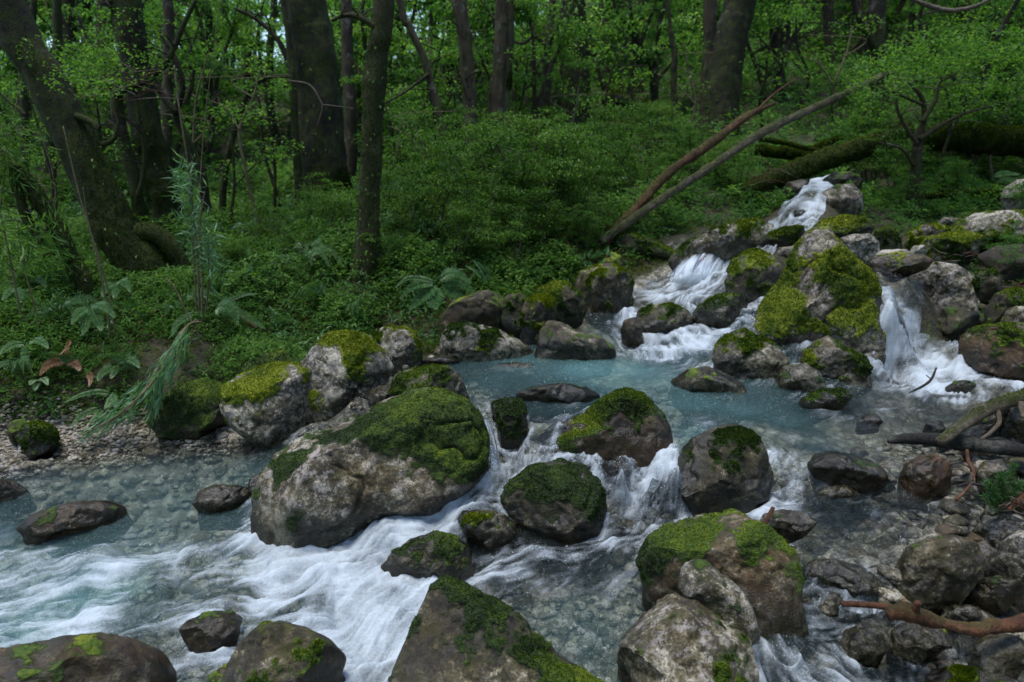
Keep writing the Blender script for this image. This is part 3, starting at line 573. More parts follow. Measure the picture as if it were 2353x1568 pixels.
B("giant pyramid boulder streaked with golden moss, left of the right-hand waterfall",
  [(1735,740),(1745,700),(1765,668),(1790,640),(1810,595),(1830,560),(1862,532),(1900,527),(1925,550),(1975,600),(2015,632),(2032,670),(2035,760),(2035,860),(1960,880),(1850,860),(1770,810),(1742,775)],
  (855,.47), .75, .58, .72, 1.0, .1, .1, 7, 2, [(1940,590,60,.6),(1985,650,50,.5),(1850,640,26,-.9),(1905,545,40,-.9),(1880,690,32,-1.1),(1800,700,50,.8),(1940,630,60,.7),(1760,750,30,.4),(1900,760,70,.4),(1860,570,25,-.7),(1975,800,60,.1),(1860,780,30,-.7)], tufts=20000, nose=(1880,690), soft=.9, planes=[((-.62,.3,.7),.48),((.55,.2,.8),.48),((.1,-.3,1),.6)])
B("round boulder, mossy left and bare grey right, in front of the giant pyramid",
  [(1635,825),(1642,795),(1665,768),(1710,756),(1750,770),(1795,800),(1815,835),(1800,870),(1740,895),(1690,890),(1650,865)], (882,.47), .9, .54, .62, .62, .05, .25, 6, 3, [(1710,790,40,.8),(1770,800,35,-1),(1665,820,25,-.4),(1740,860,60,-.5)], tufts=6000, planes=[((-.5,.6,.6),.6),((.5,.75,.4),.6),((0,-.2,1),.62)])
B("wedge boulder with a pale top and dark green edge, below the giant pyramid",
  [(1830,845),(1838,812),(1865,785),(1900,772),(1940,785),(1985,815),(2005,845),(2000,885),(1930,905),(1860,885)], (890,.47), .85, .54, .60, .5, .05, .2, 6, 4, [(1915,792,35,-1),(1860,815,25,.5),(1975,830,25,.4),(1920,850,50,-.1)], tufts=4000, planes=[((.5,.8,.3),.55),((-.05,-.15,1),.55)])
B("pale greenish boulder in front of the wedge boulder in the pool",
  [(1762,895),(1775,860),(1800,840),(1850,835),(1885,855),(1898,890),(1880,915),(1820,920),(1775,915)], (908,.46), .85, .18, .64, .4, .05, .2, 5, 2)
B("low greenish-tan boulder half awash with pool water pouring past it",
  [(1538,875),(1580,848),(1625,840),(1670,858),(1710,885),(1725,910),(1680,930),(1590,920),(1545,900)], (905,.46), .8, .26, .58, .5, .05, .35, 5, 3, [(1600,850,30,.3)])
B("low dark moss rock in the shallows below the wedge boulder",
  [(1820,935),(1840,915),(1890,895),(1940,893),(1965,910),(1940,940),(1870,955),(1830,950)], (945,.455), .8, .58, .35, .25, .05, .5, 5, 3, [(1900,915,30,-.2)], tufts=2000)
B("small moss-backed stone in the white water below the tan mid-stream boulder", [(1538,785),(1560,772),(1600,775),(1625,792),(1600,805),(1550,805)], (797,.5), .8, .6, .4, .4, 0, .3, 4, 2, name='stone')
B("small wet brown stone splashing at the left foot of the tan mid-stream boulder", [(1425,760),(1435,735),(1460,728),(1478,745),(1475,780),(1440,785)], (780,.54), .85, .1, .4, .3, .2, .8, 4, 3, name='stone')
B("two-tone round boulder, grey on top and dark below, right of the right-hand waterfall",
  [(2078,655),(2085,630),(2115,608),(2155,600),(2200,608),(2240,635),(2252,670),(2235,705),(2180,712),(2110,700)], (705,.9), .9, .32, .70, .35, .05, .2, 6, 3, [(2110,650,25,.5),(2150,620,35,-.7),(2170,680,60,.0)], tufts=1500, dist=4.85)
B("dark mossy wall of rock under the two-tone boulder beside the right-hand waterfall",
  [(2100,730),(2130,700),(2200,705),(2250,720),(2260,790),(2230,850),(2165,850),(2130,800)], (845,.48), .8, .50, .3, .2, .05, .3, 5, 3, dist=4.62)
B("large rust-brown boulder topped with green moss at the right edge",
  [(2195,830),(2205,775),(2240,752),(2300,742),(2370,745),(2450,770),(2470,850),(2400,900),(2300,885),(2225,865)], (885,.47), .8, .55, .45, .35, .85, .2, 6, 3, [(2330,780,70,.6),(2230,820,50,-.6),(2260,860,80,-.9),(2340,755,18,-.6)], tufts=8000)
B("broad bright mossy boulder with white bare top, upper right",
  [(2170,535),(2195,512),(2240,490),(2300,484),(2380,484),(2460,500),(2470,560),(2400,590),(2280,585),(2200,565)], (590,1.0), .8, .62, .98, .85, 0, .1, 6, 2, [(2240,500,40,-.8),(2300,500,45,-.7),(2250,535,70,.5),(2330,535,60,.4)], tufts=7000)
B("long low moss-backed boulder in front of the white-topped one, upper right",
  [(2110,575),(2125,550),(2170,535),(2230,532),(2265,545),(2250,580),(2200,600),(2130,598)], (598,.98), .8, .72, .74, .85, 0, .1, 5, 3, [(2160,540,20,-.7),(2200,550,40,.4)], tufts=4000)
B("dark shaded boulder under the white-topped mossy one at the right edge",
  [(2240,590),(2290,565),(2400,560),(2480,600),(2470,660),(2380,660),(2290,640)], (655,.95), .8, .40, .25, .2, .05, .1, 5, 3, dist=5.35)
B("yellow mossy boulder with a stone on its back, left of the upper right mossy group",
  [(2075,560),(2090,535),(2120,518),(2160,512),(2185,525),(2170,560),(2130,580),(2085,585)], (582,1.0), .8, .70, .6, .85, 0, .1, 5, 3, [(2130,525,14,-.6)], tufts=3000)
B("flat grey stone leaning on the white-topped boulder, upper right", [(2155,510),(2170,500),(2220,502),(2215,520),(2180,528)], (530,1.12), .9, .1, .7, .5, 0, .1, 4, 3, name='stone')
B("smooth white round boulder behind the giant pyramid",
  [(1923,570),(1930,548),(1960,538),(2000,537),(2020,555),(2022,580),(1990,592),(1945,588)], (588,1.02), .9, .05, .98, .3, 0, .05, 5, 2)
B("low brown boulder with an orange edge, upstream of the right-hand waterfall",
  [(1995,605),(2010,588),(2060,580),(2120,585),(2148,598),(2130,620),(2060,632),(2010,628)], (628,1.02), .8, .38, .5, .8, .5, .15, 5, 3, [(2060,595,40,.3)])
B("small angular pale stone between the white round boulder and the mossy group", [(2088,580),(2100,565),(2125,563),(2132,578),(2120,590),(2095,592)], (590,1.02), .9, .02, .88, .3, 0, .05, 4, 3, name='stone')
B("flat pale stone lying across the back of the low brown boulder", [(2010,585),(2030,574),(2085,573),(2090,585),(2050,592)], (592,1.04), .9, .05, .9, .3, 0, .05, 4, 3, name='stone')
B("small white stone between the tall grey-brown boulder and the giant pyramid", [(1775,585),(1790,568),(1825,566),(1835,585),(1820,600),(1785,600)], (600,.92), .9, .1, .9, .4, 0, .05, 4, 3, name='stone')
B("pale boulder with a yellow moss cap behind the peak of the giant pyramid", [(1815,570),(1835,540),(1870,522),(1905,522),(1925,545),(1920,590),(1850,600)], (600,.9), .7, .45, .8, .85, 0, .05, 5, 3, dist=6.4)
B("long grey-green boulder sloping up to the right above the first fall",
  [(1555,575),(1575,555),(1640,525),(1700,505),(1745,500),(1765,520),(1762,555),(1720,572),(1660,578),(1590,590)], (583,1.0), .75, .56, .64, .55, .05, .1, 6, 3, [(1690,510,50,.5),(1660,545,50,-.5),(1720,535,30,-.1)], tufts=4000)
B("low mossy hump at the foot of the upper waterfall",
  [(1738,560),(1765,535),(1800,522),(1845,518),(1850,535),(1820,565),(1770,580)], (572,1.02), .8, .72, .4, .65, 0, .1, 5, 2, tufts=3000)
B("dark arched moss slab with a hollow beneath it, left of the first fall",
  [(1402,570),(1410,540),(1450,537),(1500,550),(1545,570),(1570,590),(1560,605),(1500,592),(1450,590),(1420,605)], (605,.85), .8, .74, .3, .35, 0, .1, 5, 2, dist=6.6, tufts=3000)
B("black wet rock in the hollow left of the first fall", [(1425,625),(1440,600),(1490,595),(1545,605),(1555,630),(1500,645),(1440,642)], (642,.76), .8, .1, .2, .2, 0, .6, 5, 3, dist=6.55)
B("green mossy hump with a flat top right of the upper waterfall",
  [(1868,525),(1890,505),(1940,494),(1985,500),(2012,520),(2000,545),(1940,560),(1880,555)], (552,1.08), .8, .70, .45, .6, 0, .05, 5, 3, tufts=3000)
B("round dark moss boulder behind the smooth white one", [(2005,550),(2015,528),(2045,520),(2068,535),(2070,565),(2040,575),(2012,570)], (572,1.06), .85, .72, .3, .35, 0, .05, 4, 2, tufts=1500)
B("layered grey and mossy rock beside the upper waterfall",
  [(1868,480),(1885,445),(1920,425),(1960,422),(1982,445),(1985,485),(1950,505),(1885,505)], (505,1.2), .85, .40, .66, .6, .05, .15, 5, 5, [(1950,430,15,-.7),(1910,450,25,.4)], dist=7.3)
B("upper dark rock that the upper waterfall slips past on its right",
  [(1872,450),(1885,415),(1915,395),(1960,395),(1985,415),(1980,445),(1930,455)], (450,1.35), .85, .45, .35, .45, .05, .1, 5, 4, dist=7.75)
B("dark stone showing through the white water of the upper waterfall", [(1815,505),(1825,485),(1848,482),(1860,500),(1850,525),(1822,525)], (522,1.12), .8, .15, .3, .2, 0, .8, 4, 3, dist=7.22, name='stone')
B("brown boulder under the fallen mossy log at the head of the upper waterfall", [(1795,440),(1810,418),(1850,412),(1870,430),(1850,455),(1805,460)], (450,1.4), .8, .3, .4, .4, .05, .2, 4, 3, dist=7.9)
B("pale grey craggy boulder at the far right edge below the mossy log",
  [(2298,455),(2308,430),(2340,412),(2400,405),(2460,420),(2460,490),(2380,500),(2310,490)], (490,1.3), .8, .2, .82, .4, 0, .05, 5, 5)
# --- the jumble behind the right-hand waterfall
B("small grey mossy stone at the right edge above the large rust-brown boulder", [(2305,735),(2312,712),(2335,700),(2370,705),(2385,730),(2360,748),(2320,748)], (745,.78), .9, .42, .6, .5, 0, .1, 4, 3, name='stone')
B("mossy stone at the right edge beneath the dark shaded boulder", [(2270,705),(2285,675),(2330,660),(2380,668),(2400,700),(2350,722),(2290,722)], (722,.83), .85, .55, .4, .5, .05, .1, 5, 3, tufts=2000)
B("dark green mossy stone right of the two-tone boulder", [(2235,650),(2250,625),(2280,618),(2305,635),(2300,665),(2260,672)], (672,.92), .85, .6, .35, .4, 0, .1, 4, 3, tufts=1200, name='stone')
B("dim brown stone in the gap under the two-tone boulder's right side", [(2235,770),(2250,735),(2285,728),(2315,745),(2310,775),(2260,785)], (785,.66), .85, .35, .35, .3, .1, .2, 4, 4, name='stone', dist=4.55)
# --- right shallows and bank
B("smooth wet rust-red boulder below the dark log",
  [(2065,1095),(2080,1065),(2115,1047),(2155,1044),(2183,1062),(2192,1095),(2175,1130),(2130,1140),(2085,1130)], (1132,.32), .85, .04, .4, .3, 1.0, .8, 5, 1)
B("brown two-humped boulder with black stains at the edge of the right-hand rapid",
  [(1852,1070),(1870,1045),(1910,1035),(1950,1042),(2000,1055),(2035,1080),(2045,1105),(1990,1118),(1900,1110)], (1108,.34), .85, .22, .42, .25, .1, .4, 5, 4)
B("wet tan stone below the two-humped boulder", [(1938,1105),(1955,1088),(2000,1086),(2030,1105),(2025,1130),(1970,1132)], (1128,.30), .85, .03, .55, .3, .4, .7, 4, 3, name='stone')
B("small grey pebble boulder against the wet rust-red boulder", ell(2020,1092,2062,1122), (1118,.31), .9, .02, .62, .3, 0, .3, 4, 2, name='stone')
B("rounded grey-brown boulder with a dark shaded side on the right bank",
  [(2052,1345),(2058,1300),(2085,1255),(2130,1235),(2190,1230),(2240,1245),(2268,1285),(2262,1330),(2200,1365),(2110,1375)], (1368,.18), .9, .16, .5, .3, .05, .15, 6, 2)
B("dark wet boulder at the lower right behind the broken log", [(2210,1365),(2230,1335),(2290,1322),(2345,1335),(2355,1370),(2310,1398),(2240,1400)], (1392,.15), .9, .14, .38, .3, .05, .4, 5, 3)
B("large grey boulder cut by the right photo edge above the dark wet one", [(2270,1290),(2290,1250),(2340,1220),(2420,1215),(2460,1280),(2440,1340),(2340,1340)], (1338,.22), .85, .12, .68, .3, 0, .1, 5, 3)
B("small pale round stone touching the tip of the red stick", ell(1860,1356,1945,1425), (1415,.08), .9, .08, .6, .3, 0, .25, 5, 1, name='stone')
B("narrow tan stone with a trickle down its side, left of the small pale round stone", ell(1828,1362,1880,1420), (1412,.07), .9, .08, .55, .3, .1, .5, 4, 1, name='stone')
B("grey-brown boulder with water curling over its right shoulder",
  [(1830,1340),(1840,1305),(1870,1284),(1920,1285),(1980,1300),(2015,1325),(2020,1365),(1960,1380),(1870,1380)], (1375,.12), .85, .16, .54, .3, .05, .4, 5, 2)
B("wedge-shaped tan stone with a dark side, pinned by an upright stick", [(1738,1210),(1755,1180),(1800,1170),(1850,1178),(1880,1200),(1860,1225),(1800,1240),(1760,1235)], (1232,.24), .85, .12, .6, .3, .1, .3, 5, 4)
B("low pale boulder under the broken log with water running round it", [(1920,1480),(1940,1445),(1990,1430),(2040,1445),(2055,1490),(2010,1520),(1950,1515)], (1510,.04), .85, .06, .62, .3, .05, .4, 5, 2)
B("creased grey-tan boulder directly below the broken log", [(2045,1450),(2080,1425),(2140,1425),(2180,1455),(2190,1490),(2120,1510),(2060,1500)], (1500,.07), .85, .08, .58, .3, .1, .3, 5, 4)
B("rough grey boulder at the lower right below the log's orange end", [(2230,1500),(2250,1460),(2300,1450),(2350,1470),(2370,1530),(2310,1570),(2250,1560)], (1555,.06), .85, .1, .55, .3, 0, .3, 5, 3)
B("flat pale rock slab under the broken log's middle", [(2160,1400),(2190,1390),(2250,1395),(2260,1420),(2200,1435),(2160,1425)], (1428,.12), .8, .05, .62, .3, 0, .3, 4, 3, name='stone')
B("dark moss boulder behind the leaning driftwood branch", [(2222,985),(2235,950),(2270,925),(2310,920),(2330,945),(2320,980),(2270,1000)], (995,.43), .85, .55, .35, .3, .05, .2, 5, 3)
B("grey rounded boulder at the right edge behind the driftwood branch", [(2280,960),(2310,935),(2370,930),(2420,960),(2410,1000),(2340,1010),(2290,995)], (1003,.44), .85, .1, .52, .3, .1, .2, 5, 2)
B("small moss-topped stone in the foam of the right-hand pool", [(2172,890),(2190,878),(2225,874),(2242,885),(2230,900),(2190,904)], (900,.465), .9, .45, .55, .3, 0, .3, 4, 2, name='stone')
B("square brown stone upright in the ripples left of the dark log", [(2120,990),(2130,970),(2160,965),(2175,985),(2165,1010),(2130,1012)], (1008,.43), .9, .1, .45, .3, .1, .4, 4, 4, name='stone')
B("tan wedge stone lying against the dark log", [(2148,1010),(2160,988),(2200,985),(2215,1000),(2200,1020),(2165,1025)], (1020,.42), .9, .05, .58, .3, .1, .3, 4, 4, name='stone')
B("brown stone awash in the ripples between the low moss rock and the dark log", [(1968,970),(1985,955),(2015,952),(2030,970),(2015,985),(1980,985)], (980,.45), .9, .25, .4, .3, .1, .6, 4, 3, name='stone')
B("half-sunken tan slab in the shallow water right of the round dark boulder", [(1870,1140),(1890,1120),(1940,1115),(1975,1130),(1960,1150),(1900,1155)], (1148,.27), .8, .03, .6, .3, .1, .6, 4, 3, name='stone')
B("grey-tan boulder on the right bank between the rust-red one and the fir sprig", [(2240,1085),(2260,1060),(2300,1055),(2320,1080),(2310,1110),(2260,1115)], (1110,.37), .85, .06, .55, .3, .1, .2, 5, 3)
B("flecked grey boulder on the right bank, left of the fir sprig", [(2258,1180),(2270,1150),(2310,1140),(2330,1165),(2320,1200),(2275,1205)], (1200,.30), .85, .06, .58, .3, 0, .2, 5, 3)
B("flat-topped pale grey boulder on the right bank below the fir sprig", [(2245,1215),(2260,1185),(2310,1180),(2370,1200),(2375,1225),(2300,1240)], (1236,.27), .8, .04, .7, .3, 0, .1, 5, 4)
B("dark mossy rock along the bottom edge in the lower right corner",
  [(1790,1600),(1830,1560),(1900,1532),(1960,1540),(2030,1560),(2110,1545),(2200,1530),(2300,1545),(2380,1580),(2350,1700),(2000,1740),(1820,1700)], None, .7, .60, .3, .3, .15, .1, 6, 2, [(1880,1550,50,.5)], dist=2.0, tufts=9000)
B("small pale rock at the bottom edge beside the big pale rounded boulder", [(1745,1590),(1770,1565),(1810,1560),(1835,1580),(1820,1620),(1760,1630)], None, .8, .08, .62, .3, 0, .2, 4, 2, name='stone', dist=2.05)
B("green-black angular rock at the right foot of the big pale rounded boulder", [(1715,1500),(1730,1455),(1760,1460),(1795,1520),(1780,1560),(1730,1570)], (1555,.02), .8, .4, .3, .2, 0, .3, 5, 4, dist=2.2)

# cobbles of the right bank, the head of the gravel and the pool's edge: one kind, many copies
rng = np.random.default_rng(5)
protos = []
for k in range(5):
    n, F = ico(4); n = n.copy()
    for q in range(5):
        m = rng.normal(size=3); m /= np.linalg.norm(m); s = n @ m - rng.uniform(.6, .85); n -= m*np.where(s > 0, s*.85, 0)[:, None]
    Vc = n*np.array([1, rng.uniform(.7, .95), rng.uniform(.5, .75)]); Vc += normals_of(Vc, F)*(.12*fbm(n*1.6 + k*5, 3, k))[:, None]
    protos.append((Vc, F))
spots = []
def area(poly, count, lo, hi, zl):
    P = np.array(poly, float)
    while count:
        x, y = rng.uniform(P[:, 0].min(), P[:, 0].max()), rng.uniform(P[:, 1].min(), P[:, 1].max())
        ins = False
        for a, b in zip(P, np.roll(P, -1, 0)):
            if (a[1] > y) != (b[1] > y) and x < (b[0] - a[0])*(y - a[1])/(b[1] - a[1]) + a[0]: ins = not ins
        if ins:
            count -= 1; spots.append((*PZ(x, y, zl + rng.uniform(-.02, .02))[:2], rng.uniform(lo, hi)))
N0 = 0
area([(2230,1020),(2360,1010),(2360,1220),(2230,1220)], 26, .025, .07, .36)
area([(2080,1240),(2300,1200),(2360,1240),(2360,1330),(2280,1250)], 12, .03, .06, .26)
area([(2080,1380),(2350,1380),(2350,1480),(2080,1480)], 14, .025, .055, .12)
area([(1960,1400),(2180,1400),(2200,1540),(1960,1540)], 14, .02, .05, .04)
n_right = len(spots)
area([(960,760),(1020,740),(1030,790),(985,815)], 14, .02, .05, .52)
area([(1360,690),(1440,680),(1440,712),(1360,712)], 10, .025, .05, .64)
n_left = len(spots)
area([(1930,570),(2160,560),(2160,600),(1930,600)], 10, .03, .08, 1.02)
area([(1900,940),(2200,920),(2250,1060),(1850,1130)], 14, .02, .055, .42)
area([(1830,1130),(2240,1120),(2200,1230),(1850,1260)], 9, .02, .06, .26)
cz, csd, _, _ = ground_z(np.array([s[:2] for s in spots]), False)
first = {}
for i, (x, y, r_) in enumerate(spots):
    k = i % 5; grp = 0 if i < n_right else 1 if i < n_left else 2
    lab, g = [("grey-brown cobble among the loose stones of the right bank", "cobbles on the right bank"), ("small cobble among the shaded stones at the foot of the left bank", "cobbles at the left bank"), ("small cobble lying in the shallow right-hand water among larger stones", "cobbles in the right shallows")][grp]
    key = (k, grp)
    if key not in first:
        Vc, F = protos[k]
        o = mk('cobble', Vc, F, M_ROCK, None, dict(moss=.1, tone=.45 + .25*(k % 3)/2, wet=.45 if grp == 2 else .15, rust=.35 if k == 1 else 0, mosstone=.4))
        first[key] = o
    else:
        o = first[key].copy(); COL.objects.link(o)
    o.location = (x, y, cz[i] + r_*.25); o.scale = (r_*1.15,)*3; o.rotation_euler = (rng.uniform(-.3, .3), rng.uniform(-.3, .3), rng.uniform(0, 6.28))
    tag(o, lab, 'stone', g)
# gravel bar and stream-bed pebbles: nobody could count them
def pebbles(name, Q, rad, lab, wetv, tone_lo=.35, tone_hi=.85):
    n, F = ico(2); m = len(Q); z, sd, _, _ = ground_z(Q); s = np.stack([rad*rng.uniform(.8, 1.4, m), rad*rng.uniform(.7, 1.1, m), rad*rng.uniform(.4, .7, m)], 1)
    a = rng.uniform(0, 6.28, m); ca, sa = np.cos(a), np.sin(a)
    jit = 1 + .22*rng.normal(size=(6, len(n), 1)).clip(-1, 1)*.6
    base = (n[None]*jit)[rng.integers(0, 6, m)]*s[:, None]
    X = base[..., 0]*ca[:, None] - base[..., 1]*sa[:, None]; Y = base[..., 0]*sa[:, None] + base[..., 1]*ca[:, None]
    V = np.stack([X + Q[:, :1], Y + Q[:, 1:2], base[..., 2] + (z + rad*.2)[:, None]], -1).reshape(-1, 3)
    FF = (F[None] + (np.arange(m)*len(n))[:, None, None]).reshape(-1, 3)
    o = mk(name, V, FF, M_ROCK, None, dict(moss=0, tone=np.repeat(rng.uniform(tone_lo, tone_hi, m), len(n)), wet=wetv, rust=np.repeat((rng.uniform(0, 1, m) > .92)*.4, len(n)), mosstone=.3))
    tag(o, lab, 'gravel', kind='stuff')
Qg = PZ(rng.uniform(-60, 620, 9000), 1085 - rng.beta(1.3, 1.6, 9000)*95, .12)[:, :2]
Qg = Qg + rng.normal(size=Qg.shape)*.02; sdg = shore_dist(Qg); kz = ground_z(Qg, False); ok = (sdg < .06) & (kz[0] - kz[2] < .22)
Qg = Qg[ok][:6500]
pebbles('gravel', Qg, .008 + .018*rng.beta(1, 4, len(Qg)), "grey gravel bar of small pebbles below the left bank", .05, .65, 1.1)
Qr = np.stack([rng.uniform(1.2, 4.6, 9000), rng.uniform(1.2, 5.2, 9000)], 1); sdr = shore_dist(Qr); Qr = Qr[(sdr < .02) & (sdr > -1.5) & (Qr[:, 0] > .62*Qr[:, 1] + .25)][:2600]
pebbles('loose_stones', Qr, .016 + .06*rng.beta(1, 3.5, len(Qr)), "loose grey stones heaped along the right bank", .1, .4, .9)
px = rng.uniform(-900, 2420, 20000); py = rng.uniform(780, 1568, 20000)
Qb = PZ(px, py, water_z(PZ(px, py, .2)[:, :2]) - .12)[:, :2]; sdb = shore_dist(Qb); Qb = Qb[sdb > -.05][:8600]
pebbles('streambed_pebbles', Qb, .014 + .05*rng.beta(1, 4, len(Qb)), "rounded pebbles on the stream bed under the clear water", .2, .5, 1.05)
# water with streaks drawn out along the current
FL = [(1620,590,.95,1580,640,.75),(1580,650,.75,1450,690,.65),(1440,700,.64,1480,770,.52),(1500,790,.5,1600,840,.47),(1620,835,.47,1350,870,.46),(1500,880,.46,1200,960,.45),(1230,960,.45,1180,1060,.28),(1180,1060,.28,1000,1190,.1),(1000,1190,.1,750,1270,0),(750,1260,0,400,1330,0),(400,1340,0,0,1400,0),(700,1420,0,300,1450,0),(450,1050,.09,200,1180,.05),(200,1180,.05,-100,1230,0),(1000,1320,0,820,1500,0),(820,1480,0,560,1620,0),
 (1450,1060,.4,1460,1200,.1),(1450,1210,.1,1250,1290,.04),(1300,1280,.05,1040,1320,0),(1650,950,.45,1540,1060,.40),(1780,1000,.44,1810,1120,.3),(1800,1130,.28,1600,1185,.18),(1600,1185,.18,1430,1230,.1),(2000,870,.48,1850,930,.47),(2150,880,.48,1950,960,.46),(2050,1000,.44,1820,1030,.43),(2150,1110,.3,1900,1160,.29),(2050,1200,.28,1900,1240,.27),(1960,1230,.27,1980,1340,.22),(1985,1330,.22,1960,1410,.1),(1960,1410,.1,1820,1450,.07),(1800,1440,.07,1950,1560,.02),(1400,1330,.05,1280,1420,.03),(1280,1400,.03,1420,1520,.02),(1800,540,1.1,1650,570,1.02),(1870,415,1.6,1790,520,1.1),(2040,660,1.0,2100,830,.5),(1100,840,.46,1180,950,.45),(1400,720,.6,1470,790,.5)]
FL = np.array(FL, float)
fa = PZ(FL[:, 0], FL[:, 1], FL[:, 2])[:, :2]; fb = PZ(FL[:, 3], FL[:, 4], FL[:, 5])[:, :2]
fd = (fb - fa)/np.linalg.norm(fb - fa, axis=1, keepdims=True)
FLP = np.concatenate([fa*.8 + fb*.2, (fa + fb)/2, fa*.2 + fb*.8]); FLD = np.concatenate([fd]*3)
def flow(Q):
    d = idw(FLP, FLD, Q, 3.0, .05); return d/np.maximum(np.linalg.norm(d, axis=1, keepdims=True), 1e-6)
ys = [1.35]
while ys[-1] < 8.6: ys.append(ys[-1] + float(np.clip(ys[-1]**2/900, .0045, .015)))
Q, F = grid_mesh(np.array(ys), np.linspace(-1.4, .9, 1400))
wsd = shore_dist(Q); kv = wsd > -.10
Q, F, (wsd,) = compact(Q, F, kv, wsd)
wz = water_z(Q); fm = idw(WP, W[:, 3:5], Q, 3.2, .06); foam0, milk0 = fm[:, 0], fm[:, 1]
ring = np.zeros(len(Q))
for (bx, by, br) in FOOT:
    dq = np.hypot(Q[:, 0] - bx, Q[:, 1] - by)/br - 1; ring = np.maximum(ring, np.exp(-((dq - .06)/.16)**2))
ring *= np.clip(foam0*2.2 - .1, 0, .75)
foam0 = np.clip(foam0 + .22*ring, 0, 1)
D = flow(Q); wander = np.concatenate([Q, np.zeros((len(Q), 1))], 1)
ang = fbm(wander*4.5, 2, 31)*.7; D = np.stack([D[:, 0]*np.cos(ang) - D[:, 1]*np.sin(ang), D[:, 0]*np.sin(ang) + D[:, 1]*np.cos(ang)], 1)
def streaks(scale, length, steps, seed, octs=1):
    acc = np.zeros(len(Q))
    for k in range(steps):
        s = (k/(steps - 1) - .5)*length
        P = np.concatenate([Q + D*s, wz[:, None]*1.0], 1)
        acc += fbm(P*scale, octs, seed) if octs > 1 else vnoise(P*scale, seed)
    acc -= acc.mean(); return acc/acc.std()
s1 = streaks(52, .2, 13, 41); s2 = streaks(20, .22, 9, 42); s3 = streaks(8, .2, 5, 43, 2)
P0 = np.concatenate([Q, np.zeros((len(Q), 1))], 1)
s0 = streaks(110, .13, 13, 44); fb_ = fbm(P0*6.5, 4, 58)
wq = P0 + .10*np.stack([fbm(P0*5 + 3, 2, 61), fbm(P0*5 + 9, 2, 62), 0*wz], 1)
D3 = np.concatenate([D, 0*D[:, :1]], 1); fb2 = sum(fbm((wq + D3*q)*np.array([10, 14, 1]), 5, 63, .62) for q in (-.06, -.04, -.02, 0, .02, .04, .06))/7*1.35
calm = 1 - .55*sstep(.72, 1.0, foam0)
foam_v = np.clip(foam0*1.14 + np.clip(foam0*2.0, .16, 1)*calm*(.08*s0 + .10*s1 + .06*s2 + .02*s3 + .5*fb_ + .65*fb2) - .24, 0, 1.0)
turb = np.clip(foam0*1.3, .12, 1)
wh = turb*(.070*fbm(wq*6.0, 3, 51) + .035*fb2 + .022*(.5 - np.abs(vnoise(wq*9 + 5, 52))) + .018*ring/np.maximum(turb, .1) + .004*s3 + .003*s2 + .0026*s1 + .0012*s0) + .0065*fbm(P0*20, 3, 55)
wh = wh + .05*np.clip(foam0 - .45, 0, 1)*np.abs(fbm(P0*5, 2, 57))
wz2 = wz + wh - .03*sstep(.0, -.08, wsd)
mk("stream_water", np.concatenate([Q, wz2[:, None]], 1), F, M_WATER, None, dict(foam=foam_v, milk=np.clip(milk0, 0, 1)**1.4*sstep(0, .35, wsd)))['kind'] = 'structure'
# ------------------------------------------------------------------ tubes: trunks, limbs, logs
rng = np.random.default_rng(11)
def spline(P, n):
    P = np.asarray(P, float); m = len(P)
    if m == 2: return P[0] + (P[1] - P[0])*np.linspace(0, 1, n)[:, None]
    Q = np.concatenate([2*P[:1] - P[1:2], P, 2*P[-1:] - P[-2:-1]]); t = np.linspace(0, m - 1 - 1e-6, n); k = t.astype(int); f = (t - k)[:, None]
    a, b, c, d = Q[k], Q[k+1], Q[k+2], Q[k+3]
    return .5*(2*b + (c - a)*f + (2*a - 5*b + 4*c - d)*f**2 + (3*b - a - 3*c + d)*f**3)
def tube(P, R, seg=12, n=None, bumpy=.12, seed=0, scale=6.0, cap=True, flare=0.0):
    """P (k,D) control points, R (k) radii -> V, [F quads, F tris]"""
    P = np.asarray(P, float); R = np.asarray(R, float)
    n = n or max(8, int(8*len(P)))
    C = spline(P, n); r = np.interp(np.linspace(0, 1, n), np.linspace(0, 1, len(R)), R)
    T = np.gradient(C, axis=0); T /= np.maximum(np.linalg.norm(T, axis=1, keepdims=True), 1e-9)
    ref = np.array([0.31, 0.94, 0.11]) if abs(T[:, 2]).mean() > .5 else np.array([.1, .05, 1.])
    A = np.cross(T, ref); A /= np.maximum(np.linalg.norm(A, axis=1, keepdims=True), 1e-9); B_ = np.cross(T, A)
    a = np.linspace(0, 2*np.pi, seg, endpoint=False)
    nr = A[:, None]*np.cos(a)[None, :, None] + B_[:, None]*np.sin(a)[None, :, None]
    V = C[:, None] + nr*r[:, None, None]
    if bumpy:
        Pn = (V*np.array([1, 1, .45])).reshape(-1, 3)*scale
        d = (fbm(Pn + seed, 4, seed)*bumpy + .35*bumpy*fbm(Pn*4 + seed, 2, seed + 3)).reshape(n, seg)
        V = V + nr*(d*r[:, None])[..., None]
    idx = np.arange(n*seg).reshape(n, seg); nx = np.roll(idx, -1, 1)
    F = np.stack([idx[:-1], nx[:-1], nx[1:], idx[1:]], -1).reshape(-1, 4)
    V = V.reshape(-1, 3); tris = []
    if cap:
        V = np.concatenate([V, C[:1] - T[:1]*r[0]*.25, C[-1:] + T[-1:]*r[-1]*.25])
        tris = np.concatenate([np.stack([nx[0], idx[0], np.full(seg, n*seg)], 1), np.stack([idx[-1], nx[-1], np.full(seg, n*seg + 1)], 1)])
    return V, F, tris, C
